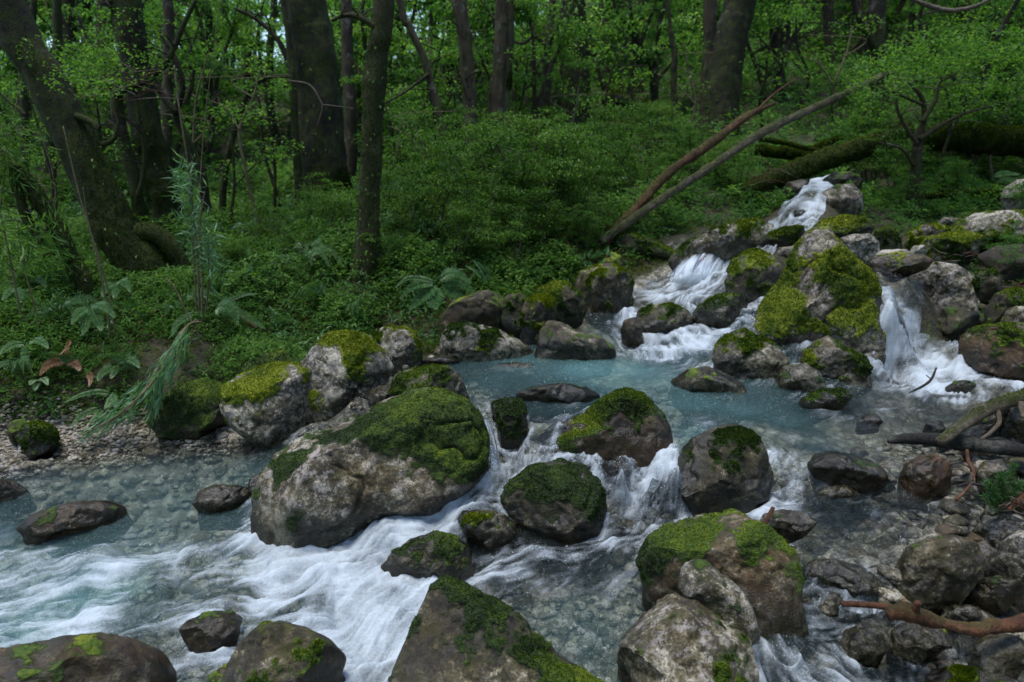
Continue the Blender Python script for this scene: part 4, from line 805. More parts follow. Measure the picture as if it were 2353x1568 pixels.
class Bag:
    def __init__(s): s.V = []; s.Q = []; s.T = []; s.a = {}; s.n = 0
    def add(s, V, Q=(), T=(), **at):
        s.V.append(V)
        if len(Q): s.Q.append(np.asarray(Q) + s.n)
        if len(T): s.T.append(np.asarray(T) + s.n)
        for k, v in at.items(): s.a.setdefault(k, []).append(np.broadcast_to(v, len(V)))
        s.n += len(V)
    def make(s, name, mat, parent=None, smooth=True, origin=None):
        F = ([np.concatenate(s.Q)] if s.Q else []) + ([np.concatenate(s.T)] if s.T else [])
        return mk(name, np.concatenate(s.V), F, mat, parent, {k: np.concatenate(v) for k, v in s.a.items()}, smooth, origin)
def pathD(pts, d):
    pts = np.asarray(pts, float); dd = pts[:, 2] if pts.shape[1] > 2 else np.full(len(pts), d)
    return PD(pts[:, 0], pts[:, 1], dd)
def leaves(P, Dr, up, L, Wd, fold=.25):
    """one folded four-point leaf per row"""
    n = len(P); Dr = Dr/np.maximum(np.linalg.norm(Dr, axis=1, keepdims=True), 1e-9)
    S = np.cross(Dr, up); S /= np.maximum(np.linalg.norm(S, axis=1, keepdims=True), 1e-9); N = np.cross(S, Dr)
    L = np.broadcast_to(L, n)[:, None]; Wd = np.broadcast_to(Wd, n)[:, None]
    m = P + Dr*L*.45
    V = np.stack([P, m + S*Wd*.5 + N*Wd*fold, P + Dr*L - N*L*.12, m - S*Wd*.5 + N*Wd*fold], 1).reshape(-1, 3)
    return V, np.arange(n*4).reshape(-1, 4)
def unit(n, r): v = r.normal(size=(n, 3)); return v/np.linalg.norm(v, axis=1, keepdims=True)

def trunk_moss(V, amount, seed): return np.clip(.5 + (amount - .5) + .25*fbm(V*2.0 + seed, 3, seed) + .12*sstep(2.6, .8, V[:, 2]), 0, 1)
def fuzz(V, Q_, m, e, count, d, thr=.5):
    """moss tufts on wood"""
    if not count: return
    F = np.concatenate([Q_[:, :3], Q_[:, [0, 2, 3]]]); n = normals_of(V, F); C = V[F].mean(1)
    if (n[F].mean(1)*(C - C.mean(0))).sum() < 0: n = -n
    moss_tufts(V, F, n, sstep(thr, thr + .2, m)*.5 + .5*(m > thr), np.clip(.12 + .5*n[:, 2] + .3*fbm(V*3, 2, 8), 0, 1), count, e, np.random.default_rng(count), d)
N_T = [0]
def tree(label, pts, d, widths, mat=None, moss=.5, limbs=(), top=None, leafy=(), kind='tree', roots=(), seg=18, leafmat=None, group=None, bumpy=.24, ivy=0):
    """pts: picture path from the foot upward; limbs: (points, widths); leafy: (px, py, radius px, number) sprays of leaves"""
    N_T[0] += 1; s = N_T[0]*13; r = np.random.default_rng(s)
    mat = mat or M_BARK; P = pathD([(p[0], p[1]) + ((p[2],) if len(p) > 2 else ()) for p in pts], d)
    R = np.array(widths, float)*d/F_PX/2*.94
    gz_ = ground_z(P[:1, :2], False)[0][0]
    foot = P[0].copy(); foot[2] = min(gz_ - .12, foot[2] - .1)
    if top is None:                                            # grow on above the picture
        u = P[-1] - P[-2]; u /= np.linalg.norm(u); u = u*.6 + np.array([0, 0, .4]); e = P[-1] + u*np.array([1, 1, 1])*2.6
        P = np.concatenate([P, [e]]); R = np.append(R, R[-1]*.75)
    P = np.concatenate([[foot], P]); R = np.insert(R, 0, R[0]*1.15)
    b = Bag(); t = root(kind, (float(foot[0]), float(foot[1]), float(max(gz_, foot[2]))), label, kind, group)
    V, Q_, T_, C = tube(P, R, seg, 14*len(P), bumpy, s, 3.5/max(R.max(), .08)*.35)
    b = Bag(); b.add(V, Q_, T_, moss=trunk_moss(V, moss, s))
    for rp, rw in roots:
        Vr, Qr, Tr, _ = tube(pathD(rp, d), np.array(rw)*d/F_PX/2, 10, 24, .2, s + 5, 9)
        b.add(Vr, Qr, Tr, moss=trunk_moss(Vr, moss + .12, s)); fuzz(Vr, Qr, trunk_moss(Vr, moss + .15, s), t, int(rw[0]*50), d, .5)
    b.make('trunk', mat, t)
    if d < 8.2 and widths[0] > 30: fuzz(V, Q_, trunk_moss(V, moss, s), t, int(widths[0]*70), d, .5)
    for k, (lp, lw) in enumerate(limbs):
        Vl, Ql, Tl, _ = tube(pathD(lp, d - .05), np.array(lw)*d/F_PX/2, 8, 10*len(lp), .14, s + k, 14)
        lb = Bag(); lb.add(Vl, Ql, Tl, moss=trunk_moss(Vl, moss, s + k))
        # side twigs
        Cl = spline(pathD(lp, d - .05), 10*len(lp))
        for q in range(2*len(lp)):
            i = r.integers(len(Cl)//4, len(Cl)); v = unit(1, r)[0]; v[2] = abs(v[2])*.6; Lq = r.uniform(.15, .45)*d/8
            Pq = np.array([Cl[i], Cl[i] + v*Lq*.5 + [0, 0, .03], Cl[i] + v*Lq]); w0 = np.interp(i/len(Cl), np.linspace(0, 1, len(lw)), lw)*d/F_PX*.18
            Vq, Qq, Tq, _ = tube(Pq, [w0, w0*.6, w0*.3], 5, 6, 0); lb.add(Vq, Qq, Tq, moss=.3)
        lb.make('branch', mat, t)
    lv = Bag()
    for (x, y, rp, n) in leafy:
        c = PD(x, y, d + r.uniform(-.4, .4)); sz = rp*d/F_PX
        g = unit(n, r)*np.cbrt(r.uniform(0, 1, n))[:, None]*np.array([1, .9, .38])*sz
        clump = (vnoise((c + g)*3.5/max(.5, sz), s) > -.12)
        g = g[clump]; n_ = len(g); dr = unit(n_, r); dr[:, 2] *= .45; dr[:, 2] -= .15
        L = r.uniform(.6, 1.3, n_)*.0052*d
        Vv, Fv = leaves(c + g, dr, np.array([0, 0, 1.]) + .5*unit(n_, r), L, L*.5)
        lv.add(Vv, Fv, tint=np.repeat(r.uniform(0, 1, n_), 4))
    if lv.V: lv.make('crown', leafmat or M_LEAF, t)
    if ivy:
        i = r.integers(0, len(V) - 2, ivy); zz = V[i, 2]; k = r.uniform(0, 1, ivy) < sstep(foot[2] + 2.4, foot[2] + .2, zz); i = i[k]
        n_ = unit(len(i), r); n_[:, 1] = -abs(n_[:, 1]); L = r.uniform(.02, .045, len(i))
        Vv, Fv = leaves(V[i] + n_*.015, n_*.6 + np.array([0, 0, -.7]), np.array([0, -1., .3]) + .6*unit(len(i), r), L, L*.6)
        mk('climbing_leaves', Vv, Fv, M_LEAF_LOW, t, dict(tint=np.repeat(r.uniform(0, 1, len(i)), 4)), False)
    return t

# --- trees one can tell apart
tree("thick dark mossy tree leaning left with a forked foot, at the left of the photo", [(345,655),(315,590),(245,490),(168,318),(100,170),(20,20)], 5.55, [135,112,95,88,86,88], moss=.54, seg=28, ivy=300,
     roots=[([(300,540),(350,535),(395,570),(430,640),(440,680)], [46,44,40,36,30]), ([(270,450),(300,520),(290,580),(270,640)], [26,24,24,22])],
     limbs=[([(150,260),(215,285),(232,330),(262,318),(272,280)], [20,15,13,10,5])], leafy=[(150,130,110,900),(210,190,90,700)])
tree("straight dark tree with leafy moss sleeve, second from the left", [(400,585),(388,520),(352,380),(330,250),(305,110),(288,0)], 7.0, [84,72,68,68,64,62], moss=.52, ivy=260, seg=22,
     limbs=[([(330,190),(385,140),(420,60),(450,0)], [16,13,10,8]),([(320,120),(280,70),(262,20),(255,-30)], [24,20,16,14])], leafy=[(300,60,90,500)])
tree("crooked thin mossy tree with a bare twiggy top between the two dark left trees", [(330,520),(318,460),(300,380),(278,300),(268,240),(270,205)], 6.6, [38,30,28,30,28,22], moss=.55, top=0,
     limbs=[([(268,215),(300,200),(330,190),(345,150)], [16,11,8,5]),([(318,450),(330,400),(332,340),(318,270),(312,210)], [12,11,10,8,5])], leafy=[(250,150,140,1400)])
tree("pale grey straight tree behind the dark left trees", [(385,480),(382,380),(384,250),(388,120),(385,0)], 8.6, [32,27,25,24,22], M_BARK_PALE, .35)
tree("snaking dark branchy sapling weaving in front of the pale grey tree", [(500,560),(475,480),(462,400),(430,320),(405,265),(420,200),(400,130),(365,70)], 7.4, [30,24,20,17,16,14,13,10], moss=.5, top=0,
     limbs=[([(405,260),(370,215),(340,150),(315,90),(280,20)], [17,14,12,10,8]),([(425,240),(440,200),(445,160)], [12,9,5])])
tree("low mossy leaning trunk at the left photo edge, in front", [(190,650),(165,600),(130,520),(70,430),(20,370),(-60,300)], 5.0, [46,40,38,36,34,30], moss=.6, top=0, limbs=[([(30,380),(40,440),(70,520),(120,590)], [24,22,20,16])], ivy=160)
tree("thin bowed mossy tree arching right towards the big dark trunk", [(512,520),(512,450),(522,370),(545,280),(570,215),(610,180),(665,175)], 7.6, [18,16,15,14,11,9,7], moss=.55, top=0)
tree("massive dark straight trunk left of the photo's centre", [(765,505),(755,440),(742,330),(728,200),(712,80),(702,0)], 8.0, [128,112,104,98,92,90], moss=.50, seg=30, ivy=240,
     limbs=[([(690,220),(665,150),(640,95),(590,45),(540,20)], [16,13,11,9,7])])
tree("slender mossy stem standing against the massive trunk's left side", [(690,490),(685,400),(678,300),(672,180),(660,60),(650,0)], 7.7, [24,20,18,16,13,12], moss=.55)
tree("straight mossy tree with yellowish bark moss growing at the bank edge, centre-left", [(838,640),(845,560),(850,420),(856,260),(866,120),(880,0)], 5.75, [74,58,52,50,48,48], M_BARK_PALE, .62, seg=24, ivy=420,
     limbs=[([(862,60),(820,38),(790,36),(762,48)], [14,11,9,7])])
tree("pale peeling stump-like trunk just behind the massive dark tree", [(800,470),(805,380),(806,260),(798,140),(796,40)], 9.4, [34,30,30,28,26], M_BARK_PALE, .3)
tree("thin curved brown tree bending left at its top, right of the yellow-mossed tree", [(1052,450),(1040,400),(1018,310),(995,210),(972,130),(940,60),(915,-10)], 8.4, [26,22,20,18,17,16,15], M_BARK_PALE, .4,
     limbs=[([(985,170),(960,190),(925,215),(880,240)], [8,6,5,3])])
tree("straight brown tree with pale patches, left one of the pair near the photo's centre", [(1092,440),(1085,380),(1082,290),(1078,190),(1068,90),(1058,0)], 8.6, [40,34,32,30,29,29], M_BARK_PALE, .35, seg=20,
     limbs=[([(1080,230),(1065,180),(1060,90),(1040,0)], [14,12,10,9])])
tree("close double trunk with pale peeling bark at the photo's centre", [(1150,430),(1145,360),(1142,260),(1148,150),(1152,60),(1154,0)], 8.8, [46,38,34,34,32,32], M_BARK_PALE, .38, seg=20, roots=[([(1178,440),(1165,350),(1160,250),(1168,140),(1172,40),(1175,-60)], [28,24,22,20,20,18]),([(1108,430),(1120,340),(1128,250),(1135,180)], [24,20,18,14])])
tree("slim pale-footed tree with upturned branches, right of the double trunk", [(1248,370),(1252,290),(1256,200),(1260,110),(1266,40),(1270,0)], 9.6, [28,24,24,22,18,15], M_BARK_PALE, .4, limbs=[([(1258,110),(1230,85),(1200,100),(1170,90)], [11,8,6,4]),([(1264,90),(1285,50),(1295,0)], [11,9,8]),([(1255,180),(1230,160),(1210,120)], [9,7,4])])
tree("broad mossy old trunk standing behind a leafy curtain, right of centre", [(1318,325),(1315,270),(1320,200),(1322,120),(1318,40)], 12.5, [92,80,72,62,56], moss=.5, seg=22, ivy=300, leafy=[(1330,120,110,900),(1300,40,120,700)], leafmat=M_LEAF_LIT)
tree("tall dark wide trunk leaning right, in the right half of the forest", [(1645,320),(1655,240),(1672,140),(1688,50),(1700,0)], 11.0, [104,86,76,72,70], moss=.5, seg=24, ivy=140)
tree("dim brown trunk close to the left of the tall dark wide trunk", [(1618,300),(1625,220),(1630,120),(1632,40)], 11.8, [40,34,32,30], M_BARK_PALE, .4)
tree("thin dark sapling standing on the slope above the leaning poles", [(1548,310),(1550,250),(1548,180),(1550,110),(1540,60)], 10.6, [20,17,15,13,10], moss=.5)
tree("forked dark tree behind the tip of the long leaning pole", [(2060,420),(2040,330),(2025,240),(2018,140),(2015,60),(2016,0)], 10.5, [52,44,40,38,36,36], moss=.45, limbs=[([(2010,110),(1990,70),(1970,30),(1960,-10)], [20,17,14,12])])
tree("small twisted pale-limbed tree with flat sprays of leaves on the right bank", [(2100,440),(2105,370),(2112,310),(2125,270),(2118,225),(2090,190)], 7.6, [30,24,20,14,10,6], M_BARK_PALE, .45, top=0,
     limbs=[([(2112,320),(2160,290),(2220,260),(2300,240)], [13,10,7,4]),([(2120,280),(2150,230),(2160,190),(2200,170)], [11,8,6,3]),([(2108,330),(2080,290),(2060,240),(2070,180)], [10,8,6,3]),([(2100,380),(2075,345),(2040,330)], [9,7,4]),([(2118,240),(2060,215),(2010,195)], [7,5,3])],
     leafy=[(2150,120,120,1500),(2250,170,130,1700),(2060,150,100,1000),(2300,110,110,1200),(2200,230,120,1200),(2010,200,70,500),(2330,230,90,700)], leafmat=M_LEAF)
tree("hanging-branch tree at the top right corner", [(2345,330),(2320,230),(2300,120),(2290,30)], 9.8, [40,34,30,26], moss=.5, leafy=[(2330,60,140,900),(2230,60,120,800)], leafmat=M_LEAF)
# dim trunks farther back: each a tree of its own
back = [(478,300,60,20,13,.3),(500,330,150,18,15,.3),(455,260,0,16,16,.3),(620,380,120,18,13,.5),(1040,300,110,26,14,.5),(1062,280,130,16,15,.4),(1470,240,80,22,15,.5),(1520,260,60,18,17,.5),(1590,290,30,26,16,.4),(1395,300,30,20,15,.4),(1790,330,60,24,13,.5),(1850,300,20,18,15,.5),(1905,310,40,26,14,.5),(160,70,-40,34,11,.4),(200,60,-40,22,14,.4),(240,80,-60,30,12,.3),(560,330,60,16,14,.5),(930,330,60,18,16,.4),(1215,300,20,20,17,.4),(2210,320,40,22,14,.5),(120,360,200,22,9.5,.6),(60,420,150,18,8.8,.6),(1755,280,0,20,17,.5),(1120,260,0,18,19,.4)]
where = {1:"left",2:"centre",3:"right"}
for k, (x, y0, y1, w, d, ms) in enumerate(back):
    lab = "dim slender trunk standing far back among the leaves in the " + ("left third" if x < 800 else "middle third" if x < 1500 else "right third") + " of the forest"
    tree(lab, [(x + rng.uniform(-6, 6), y0 + 60), (x + rng.uniform(-8, 8), (y0 + y1)/2), (x + rng.uniform(-12, 12), y1), (x + rng.uniform(-16, 16), y1 - 120)], d, [w*1.25, w, w*.9, w*.85], M_BARK_PALE if k % 2 else M_BARK, ms, seg=10,
         group="slender trunks far back, " + ("left" if x < 800 else "middle" if x < 1500 else "right"), limbs=[([(x, (y0 + y1)/2 - 20), (x + rng.choice([-1, 1])*60, (y0 + y1)/2 - 70), (x + rng.choice([-1, 1])*90, (y0 + y1)/2 - 120)], [w*.4, w*.3, w*.15])])

# ------------------------------------------------------------------ fallen wood
def log(name, label, pts, widths, mat, moss=.4, cat='log', seg=20, bumpy=.32, knots=(), subs=(), top_moss=True, scale=10):
    P = pathD(pts, None); d = np.array([p[2] for p in pts]); R = np.array(widths, float)*d/F_PX/2; s = int(abs(P[0, 0])*100) + 3
    V, Qv, Tv, C = tube(P, R, seg, 20*len(P), bumpy, s, scale)
    cz_ = np.repeat(C[:, 2], seg); up = np.concatenate([(V[:len(cz_), 2] - cz_)/np.repeat(np.interp(np.linspace(0, 1, len(C)), np.linspace(0, 1, len(R)), R), seg), [0, 0]])
    m = np.clip(moss + .35*up*(1 if top_moss else 0) + .3*fbm(V*3, 3, s), 0, 1)
    e = root(name, tuple(float(v) for v in C[len(C)//2]), label, cat)
    b = Bag(); b.add(V, Qv, Tv, moss=m); b.make('stem', mat, e)
    fuzz(V, Qv, m, e, int(260*sum(widths)/len(widths)) if moss >= .75 else int(40*sum(widths)/len(widths)) if moss >= .3 else 0, d.mean(), .42)
    for sp, sw in subs:
        sd_ = np.array([p[2] for p in sp]); Vs, Qs, Ts, _ = tube(pathD(sp, None), np.array(sw)*sd_/F_PX/2, 8, 8*len(sp), .15, s + 1, 20)
        sb = Bag(); sb.add(Vs, Qs, Ts, moss=moss*.8); sb.make('side_branch', mat, e)
    return e
log('leaning_pole', "long bare grey pole leaning up to the right over the stream", [(1380,555,6.5),(1480,485,6.7),(1640,378,7.0),(1760,300,7.3),(1900,235,7.6),(2050,163,7.9)], [19,19,18,18,17,14], M_BARK_LOG, .42, 'fallen tree')
log('leaning_pole', "broken red-barked pole leaning beside the longer grey one", [(1385,560,6.6),(1460,480,6.8),(1540,395,7.1),(1640,325,7.4),(1715,268,7.7),(1780,237,7.9)], [24,22,22,20,16,7], M_BARK_RED, .38, 'fallen tree', subs=[([(1735,258,7.75),(1780,215,7.9),(1830,180,8.0)], [5,4,2])])
log('fallen_log', "thick green mossy log slanting across above the upper waterfall", [(1715,440,8.2),(1800,405,8.2),(1900,365,8.3),(1995,335,8.4),(2080,300,8.6)], [40,44,46,48,46], M_BARK, .85, 'log')
log('fallen_log', "second mossy log lying flat behind the slanting one", [(1735,345,9.0),(1800,352,8.9),(1900,362,8.8)], [22,26,22], M_BARK, .8)
log('fallen_branch', "bright mossy branch crossing the logs above the upper waterfall", [(1745,320,8.7),(1800,328,8.6),(1850,340,8.5),(1895,350,8.4)], [9,9,8,5], M_BARK, .95, 'branch')
log('fallen_branch', "mossy branch slanting up right behind the mossy logs", [(1860,345,9.2),(1920,320,9.3),(1980,300,9.4)], [14,14,12], M_BARK, .95, 'branch')
log('fallen_log', "massive mossy fallen trunk lying level at the right edge", [(2110,325,8.6),(2200,318,8.5),(2300,322,8.4),(2420,332,8.3)], [44,58,64,66], M_BARK, .8)
log('fallen_log', "thin mossy log lying low under the massive one at the right", [(2090,455,7.9),(2180,448,7.8),(2280,442,7.7),(2380,435,7.6)], [12,14,15,14], M_BARK, .8)
log('fallen_log', "broken dark trunk section propped on the slope deep in the forest", [(1388,222,12),(1440,235,12),(1500,252,12.1)], [34,32,26], M_BARK, .45)
log('fallen_log', "lower dark log half hidden by plants on the forest slope", [(1350,300,11.6),(1410,292,11.6),(1500,296,11.5)], [26,24,20], M_BARK, .6)
log('driftwood_branch', "brown driftwood branch with moss, propped over the dark log at the right", [(2160,1015,2.88),(2215,975,3.0),(2270,940,3.1),(2330,918,3.15),(2400,890,3.22)], [22,30,32,34,32], M_BARK_LOG, .35, 'branch', subs=[([(2290,940,3.1),(2296,970,3.05),(2275,995,3.0),(2250,1012,2.98)], [14,11,9,7]),([(2345,925,3.12),(2352,960,3.06)], [14,10])])
log('wet_log', "wet black log lying along the water's edge at the right", [(2042,1015,2.98),(2090,1008,3.0),(2180,1014,3.0),(2270,1026,2.97),(2360,1036,2.95)], [10,26,32,36,36], M_BARK_WET, .1, 'log')
log('broken_log', "thick orange-brown broken log with a splintered end at the lower right", [(2042,1412,1.98),(2085,1408,1.98),(2150,1428,1.97),(2230,1446,1.95),(2300,1440,1.96),(2400,1425,2.0)], [42,46,36,34,38,44], M_BARK_RED, .28, 'log', bumpy=.5, scale=16, subs=[([(2100,1405,1.97),(2110,1385,1.95)], [26,16])])
log('stick', "short red-brown stick pointing left from the broken log's end", [(1935,1388,2.10),(1990,1390,2.06),(2050,1396,2.02)], [15,16,17], M_BARK_RED, .1, 'stick', bumpy=.08)
log('stick', "short reddish stick standing upright against the wedge-shaped tan stone", [(1752,1215,2.52),(1765,1190,2.54),(1777,1166,2.56)], [10,11,10], M_BARK_RED, .1, 'stick', bumpy=.08)
log('stick', "forked dark twig poking out of the foam under the right-hand waterfall", [(2090,902,3.6),(2120,888,3.64),(2140,872,3.68),(2152,845,3.7)], [5,6,6,4], M_BARK_WET, .0, 'stick', subs=[([(2140,872,3.68),(2128,862,3.68)], [3,2])])
log('stick', "orange crooked twig hanging down below the wet black log", [(2222,1035,2.88),(2226,1060,2.82),(2238,1085,2.74),(2235,1105,2.68)], [8,9,8,5], M_BARK_RED, .05, 'stick')
log('stick', "dark bent twig lying on the right bank stones by the fir sprig", [(2200,1118,2.64),(2230,1112,2.64),(2280,1120,2.62)], [7,7,5], M_BARK_WET, .0, 'stick')
log('stick', "short orange stick lying below the dark bent twig", [(2198,1150,2.56),(2218,1128,2.59),(2232,1112,2.63)], [7,7,5], M_BARK_RED, .0, 'stick')
log('stick', "yellow-brown stick in the brush pile at the right edge", [(2295,1165,2.48),(2340,1140,2.5),(2400,1115,2.5)], [5,6,6], M_BARK_LOG, .0, 'stick')
log('stick', "thicker brown stick in the brush pile at the right edge", [(2318,1172,2.45),(2345,1145,2.48),(2380,1110,2.5)], [9,10,9], M_BARK_RED, .0, 'stick')
log('stick', "thin dark twig dipping into the rapids below the first fall", [(1432,682,5.55),(1440,700,5.5),(1452,715,5.45)], [4,4,3], M_BARK_WET, .0, 'stick')
log('stick', "bare curved branch hanging into view at the top right", [(2090,-5,6.5),(2130,12,6.5),(2180,24,6.5),(2230,18,6.5),(2272,0,6.5),(2300,-20,6.5)], [7,9,10,9,8,7], M_BARK_LOG, .1, 'branch', subs=[([(2170,22,6.5),(2140,28,6.5),(2120,33,6.5)], [6,5,3])])
log('stick', "bare whitish twig curling down across the massive dark trunk", [(660,185,7.0),(710,195,7.0),(735,230,7.0),(740,250,7.0),(728,290,7.0)], [4,3.5,3,2.5,1.5], M_BARK_LOG, .0, 'branch', subs=[([(738,240,7.0),(780,245,7.0),(815,250,7.0)], [2.5,2,1.2])])
log('stick', "broken mossy stick lying on the bank right of the bamboo", [(525,705,4.9),(560,730,4.85),(590,755,4.8)], [9,9,7], M_BARK_RED, .2, 'stick')
log('stick', "brown crooked twig on the bank above the drooping bamboo", [(345,835,4.3),(352,868,4.25),(372,880,4.2),(385,905,4.2)], [8,7,7,4], M_BARK_RED, .1, 'stick')
log('fallen_log', "pale end of a mossy log sticking out of the bank at the left edge", [(-80,925,4.0),(0,912,3.98),(55,905,3.96)], [30,30,28], M_BARK_LOG, .5)

# ------------------------------------------------------------------ ferns
def fern(label, fronds, d, width, mat=None, cat='fern', group=None):
    """fronds: list of (picture path from root to tip, widest half-width px)"""
    mat = mat or M_FERN; r = np.random.default_rng(len(label)*7 + int(d*100))
    p0 = PD(fronds[0][0][0][0], fronds[0][0][0][1], d); e = root('fern', tuple(float(v) for v in p0), label, cat, group)
    for path, hw in fronds:
        k = len(path); dd = d - np.linspace(0, 1, k)*.22
        C = spline(PD([p[0] for p in path], [p[1] for p in path], dd), 44); T = np.gradient(C, axis=0); T /= np.linalg.norm(T, axis=1, keepdims=True)
        vd = (C - CAM); vd /= np.linalg.norm(vd, axis=1, keepdims=True)
        S = np.cross(T, vd*.8 + np.array([0, 0, -.6])); S /= np.linalg.norm(S, axis=1, keepdims=True)
        b = Bag(); V, Qv, Tv, _ = tube(C[::4], np.linspace(.0035, .001, 11), 5, 24, 0); b.add(V, Qv, Tv, tint=.6)
        u = np.linspace(0, 1, 44); L = hw*d/F_PX*np.minimum(1, (u*3.2 + .25))*np.clip(1 - u, .04, 1)**.62
        for sgn in (-1, 1):
            i = np.arange(4, 44); dr = S[i]*sgn + T[i]*.42 + r.normal(size=(len(i), 3))*.05; dr[:, 2] -= .15
            ll = L[i]*r.uniform(.9, 1.08, len(i)); V, Fv = leaves(C[i], dr, np.cross(S[i]*sgn, T[i]) + .2, ll, np.maximum(.006, ll*.17), .12)
            b.add(V, Fv, tint=np.repeat(r.uniform(.35, .95, len(i)), 4))
        b.make('frond', mat, e, False)
    return e
fern("large bright fern fanning out over the dark bank edge at the photo's centre",
  [([(1000,655),(985,665),(960,690),(942,712)],34),([(1005,655),(1000,675),(998,695),(1003,710)],36),([(1000,650),(975,648),(945,660),(920,685)],26),([(1015,652),(1035,665),(1055,680),(1068,700)],26),([(1012,645),(1040,638),(1065,650),(1088,680)],32),([(1005,645),(1030,628),(1055,630),(1080,650)],26),([(1005,650),(970,640),(935,640),(910,660)],16)], 5.2, 1)
fern("single upright fern frond above the large bright fern", [([(1125,655),(1115,630),(1100,610),(1085,598)],22),([(1110,640),(1090,620),(1070,612)],16)], 5.5, 1)
fern("fern with two drooping fronds right of the upright bamboo", [([(490,715),(510,702),(535,712),(545,745)],34),([(500,720),(545,718),(580,735),(608,755)],22)], 4.75, 1)
fern("short fern frond stretching right above the two drooping fronds", [([(500,700),(530,688),(560,678),(590,675)],14)], 5.0, 1)
fern("fern frond hanging left of the upright bamboo's foot", [([(445,715),(425,730),(405,745),(395,765)],18)], 4.6, 1)
fern("pale blue-green fern tuft on the mossy bank left of the drooping bamboo", [([(205,705),(190,712),(175,725),(165,745)],22),([(205,705),(200,725),(195,750),(190,770)],22),([(210,700),(230,700),(250,712),(262,730)],22),([(208,700),(215,720),(228,745),(232,760)],22)], 4.35, 1)
fern("brown dead fern lying on the mossy bank", [([(150,830),(130,830),(108,840),(92,862)],24),([(150,825),(145,810),(155,795),(158,780)],22),([(150,832),(165,832),(178,842),(182,852)],18)], 4.15, 1, M_DEAD, 'dead fern')
fern("small brown curled frond right of the dead fern", [([(200,850),(205,862),(208,875),(204,888)],12)], 4.1, 1, M_DEAD, 'dead fern')
fern("bright green fern frond reaching left over the dark hollow under the bank", [([(260,905),(225,900),(185,908),(150,925)],16),([(258,905),(250,925),(240,940)],14),([(258,902),(262,920),(268,940)],14)], 4.0, 1)
fern("low fern frond drooping beneath the bright green one", [([(230,935),(205,945),(180,960),(162,985)],16),([(232,938),(222,955),(205,975)],14)], 3.95, 1)
fern("whitish fern rosette on the bank face above the hollow", [([(85,870),(75,875),(68,885)],14),([(88,870),(82,885),(80,898)],14),([(90,868),(102,872),(110,885)],14)], 4.05, 1)
fern("fern under the two bare bamboo canes", [([(270,835),(250,845),(232,860),(225,875)],20),([(275,830),(295,825),(310,832),(320,845)],20),([(270,835),(262,855),(255,870)],16)], 4.2, 1)
fern("fern by the left photo edge below the bare canes", [([(60,790),(35,790),(15,800),(0,815)],20),([(62,788),(60,805),(58,820),(62,835)],20),([(65,785),(85,780),(100,788),(110,800)],20)], 4.2, 1)
fern("pale ferns in a row under the leaning left trees", [([(60,650),(45,645),(30,655),(18,670)],20),([(70,648),(80,640),(95,645),(105,660)],20),([(65,648),(62,665),(60,680)],18)], 5.0, 1)
fern("pale fern crown behind the blue-green tuft", [([(265,650),(250,655),(240,668),(236,682)],18),([(268,650),(280,645),(292,655),(298,670)],18),([(266,650),(266,668),(262,685)],18)], 4.9, 1)
fern("small fern hanging at the left edge of the gravel cove", [([(30,660),(20,670),(5,690)],18),([(35,660),(45,675),(48,695)],18)], 4.7, 1)
fern("dark fern sprig on the right bank above the grey craggy boulder", [([(2280,405),(2310,398),(2340,402)],14),([(2290,415),(2320,412),(2345,420)],12)], 7.4, 1)

# ------------------------------------------------------------------ bamboo
def bamboo(label, canes, d, tufts_, leafn, leafL=.11, droop=1.0, mat=None, extra=None):
    r = np.random.default_rng(int(canes[0][0][0][0]) + 300); p0 = PD(canes[0][0][0][0], canes[0][0][0][1], d); e = root('bamboo', tuple(float(v) for v in p0), label, 'bamboo')
    for path, w in canes:
        P = pathD(path, d + r.uniform(-.08, .08)); b = Bag(); V, Qv, Tv, C = tube(P, np.linspace(w, w*.55, len(P))*d/F_PX/2, 7, 12*len(P), 0); b.add(V, Qv, Tv, moss=.2)
        n = len(C)
        for i in range(4, n - 1, 5):                            # nodes
            V, Qv, Tv, _ = tube(np.array([C[i] - (C[i] - C[i-1])*.12, C[i] + (C[i+1] - C[i])*.12]), np.full(2, w*.72*d/F_PX/2), 7, 2, 0); b.add(V, Qv, Tv, moss=.5)
        b.make('cane', M_STEM, e)
    b = Bag()
    for (x0, y0, x1, y1, rad) in tufts_:
        n = int(leafn); t = r.uniform(0, 1, n); c = PD(x0 + (x1 - x0)*t, y0 + (y1 - y0)*t, d); c = c + unit(n, r)*(r.uniform(0, 1, n)**.6*rad*d/F_PX)[:, None]
        ax = PD(x1, y1, d) - PD(x0, y0, d); ax /= np.linalg.norm(ax); dr = unit(n, r)*.6 + np.array([0, 0, -1.0])*droop + ax*(.5 if extra is None else extra)
        L = r.uniform(.5, 1.2, n)*leafL
        V, Fv = leaves(c, dr, unit(n, r), L, L*.11, .1); b = Bag(); b.add(V, Fv, tint=np.repeat(r.uniform(0, 1, n), 4))
        b.make('leaf_spray', mat or M_LEAF_BLUE, e, False)
    return e
bamboo("upright bamboo with a plume of blue-green leaves on the left bank", [([(458,748),(456,640),(445,500),(432,380),(412,250),(400,150)], 6),([(465,745),(464,620),(460,520),(470,440)], 5),([(452,745),(448,640),(440,520),(436,430)], 4),([(470,740),(480,640),(478,540)], 4)], 4.8,
       [(425,400,450,520,36),(440,480,470,590,46),(472,520,490,640,34),(430,370,420,450,24)], 110, .095, .25, extra=-.2)
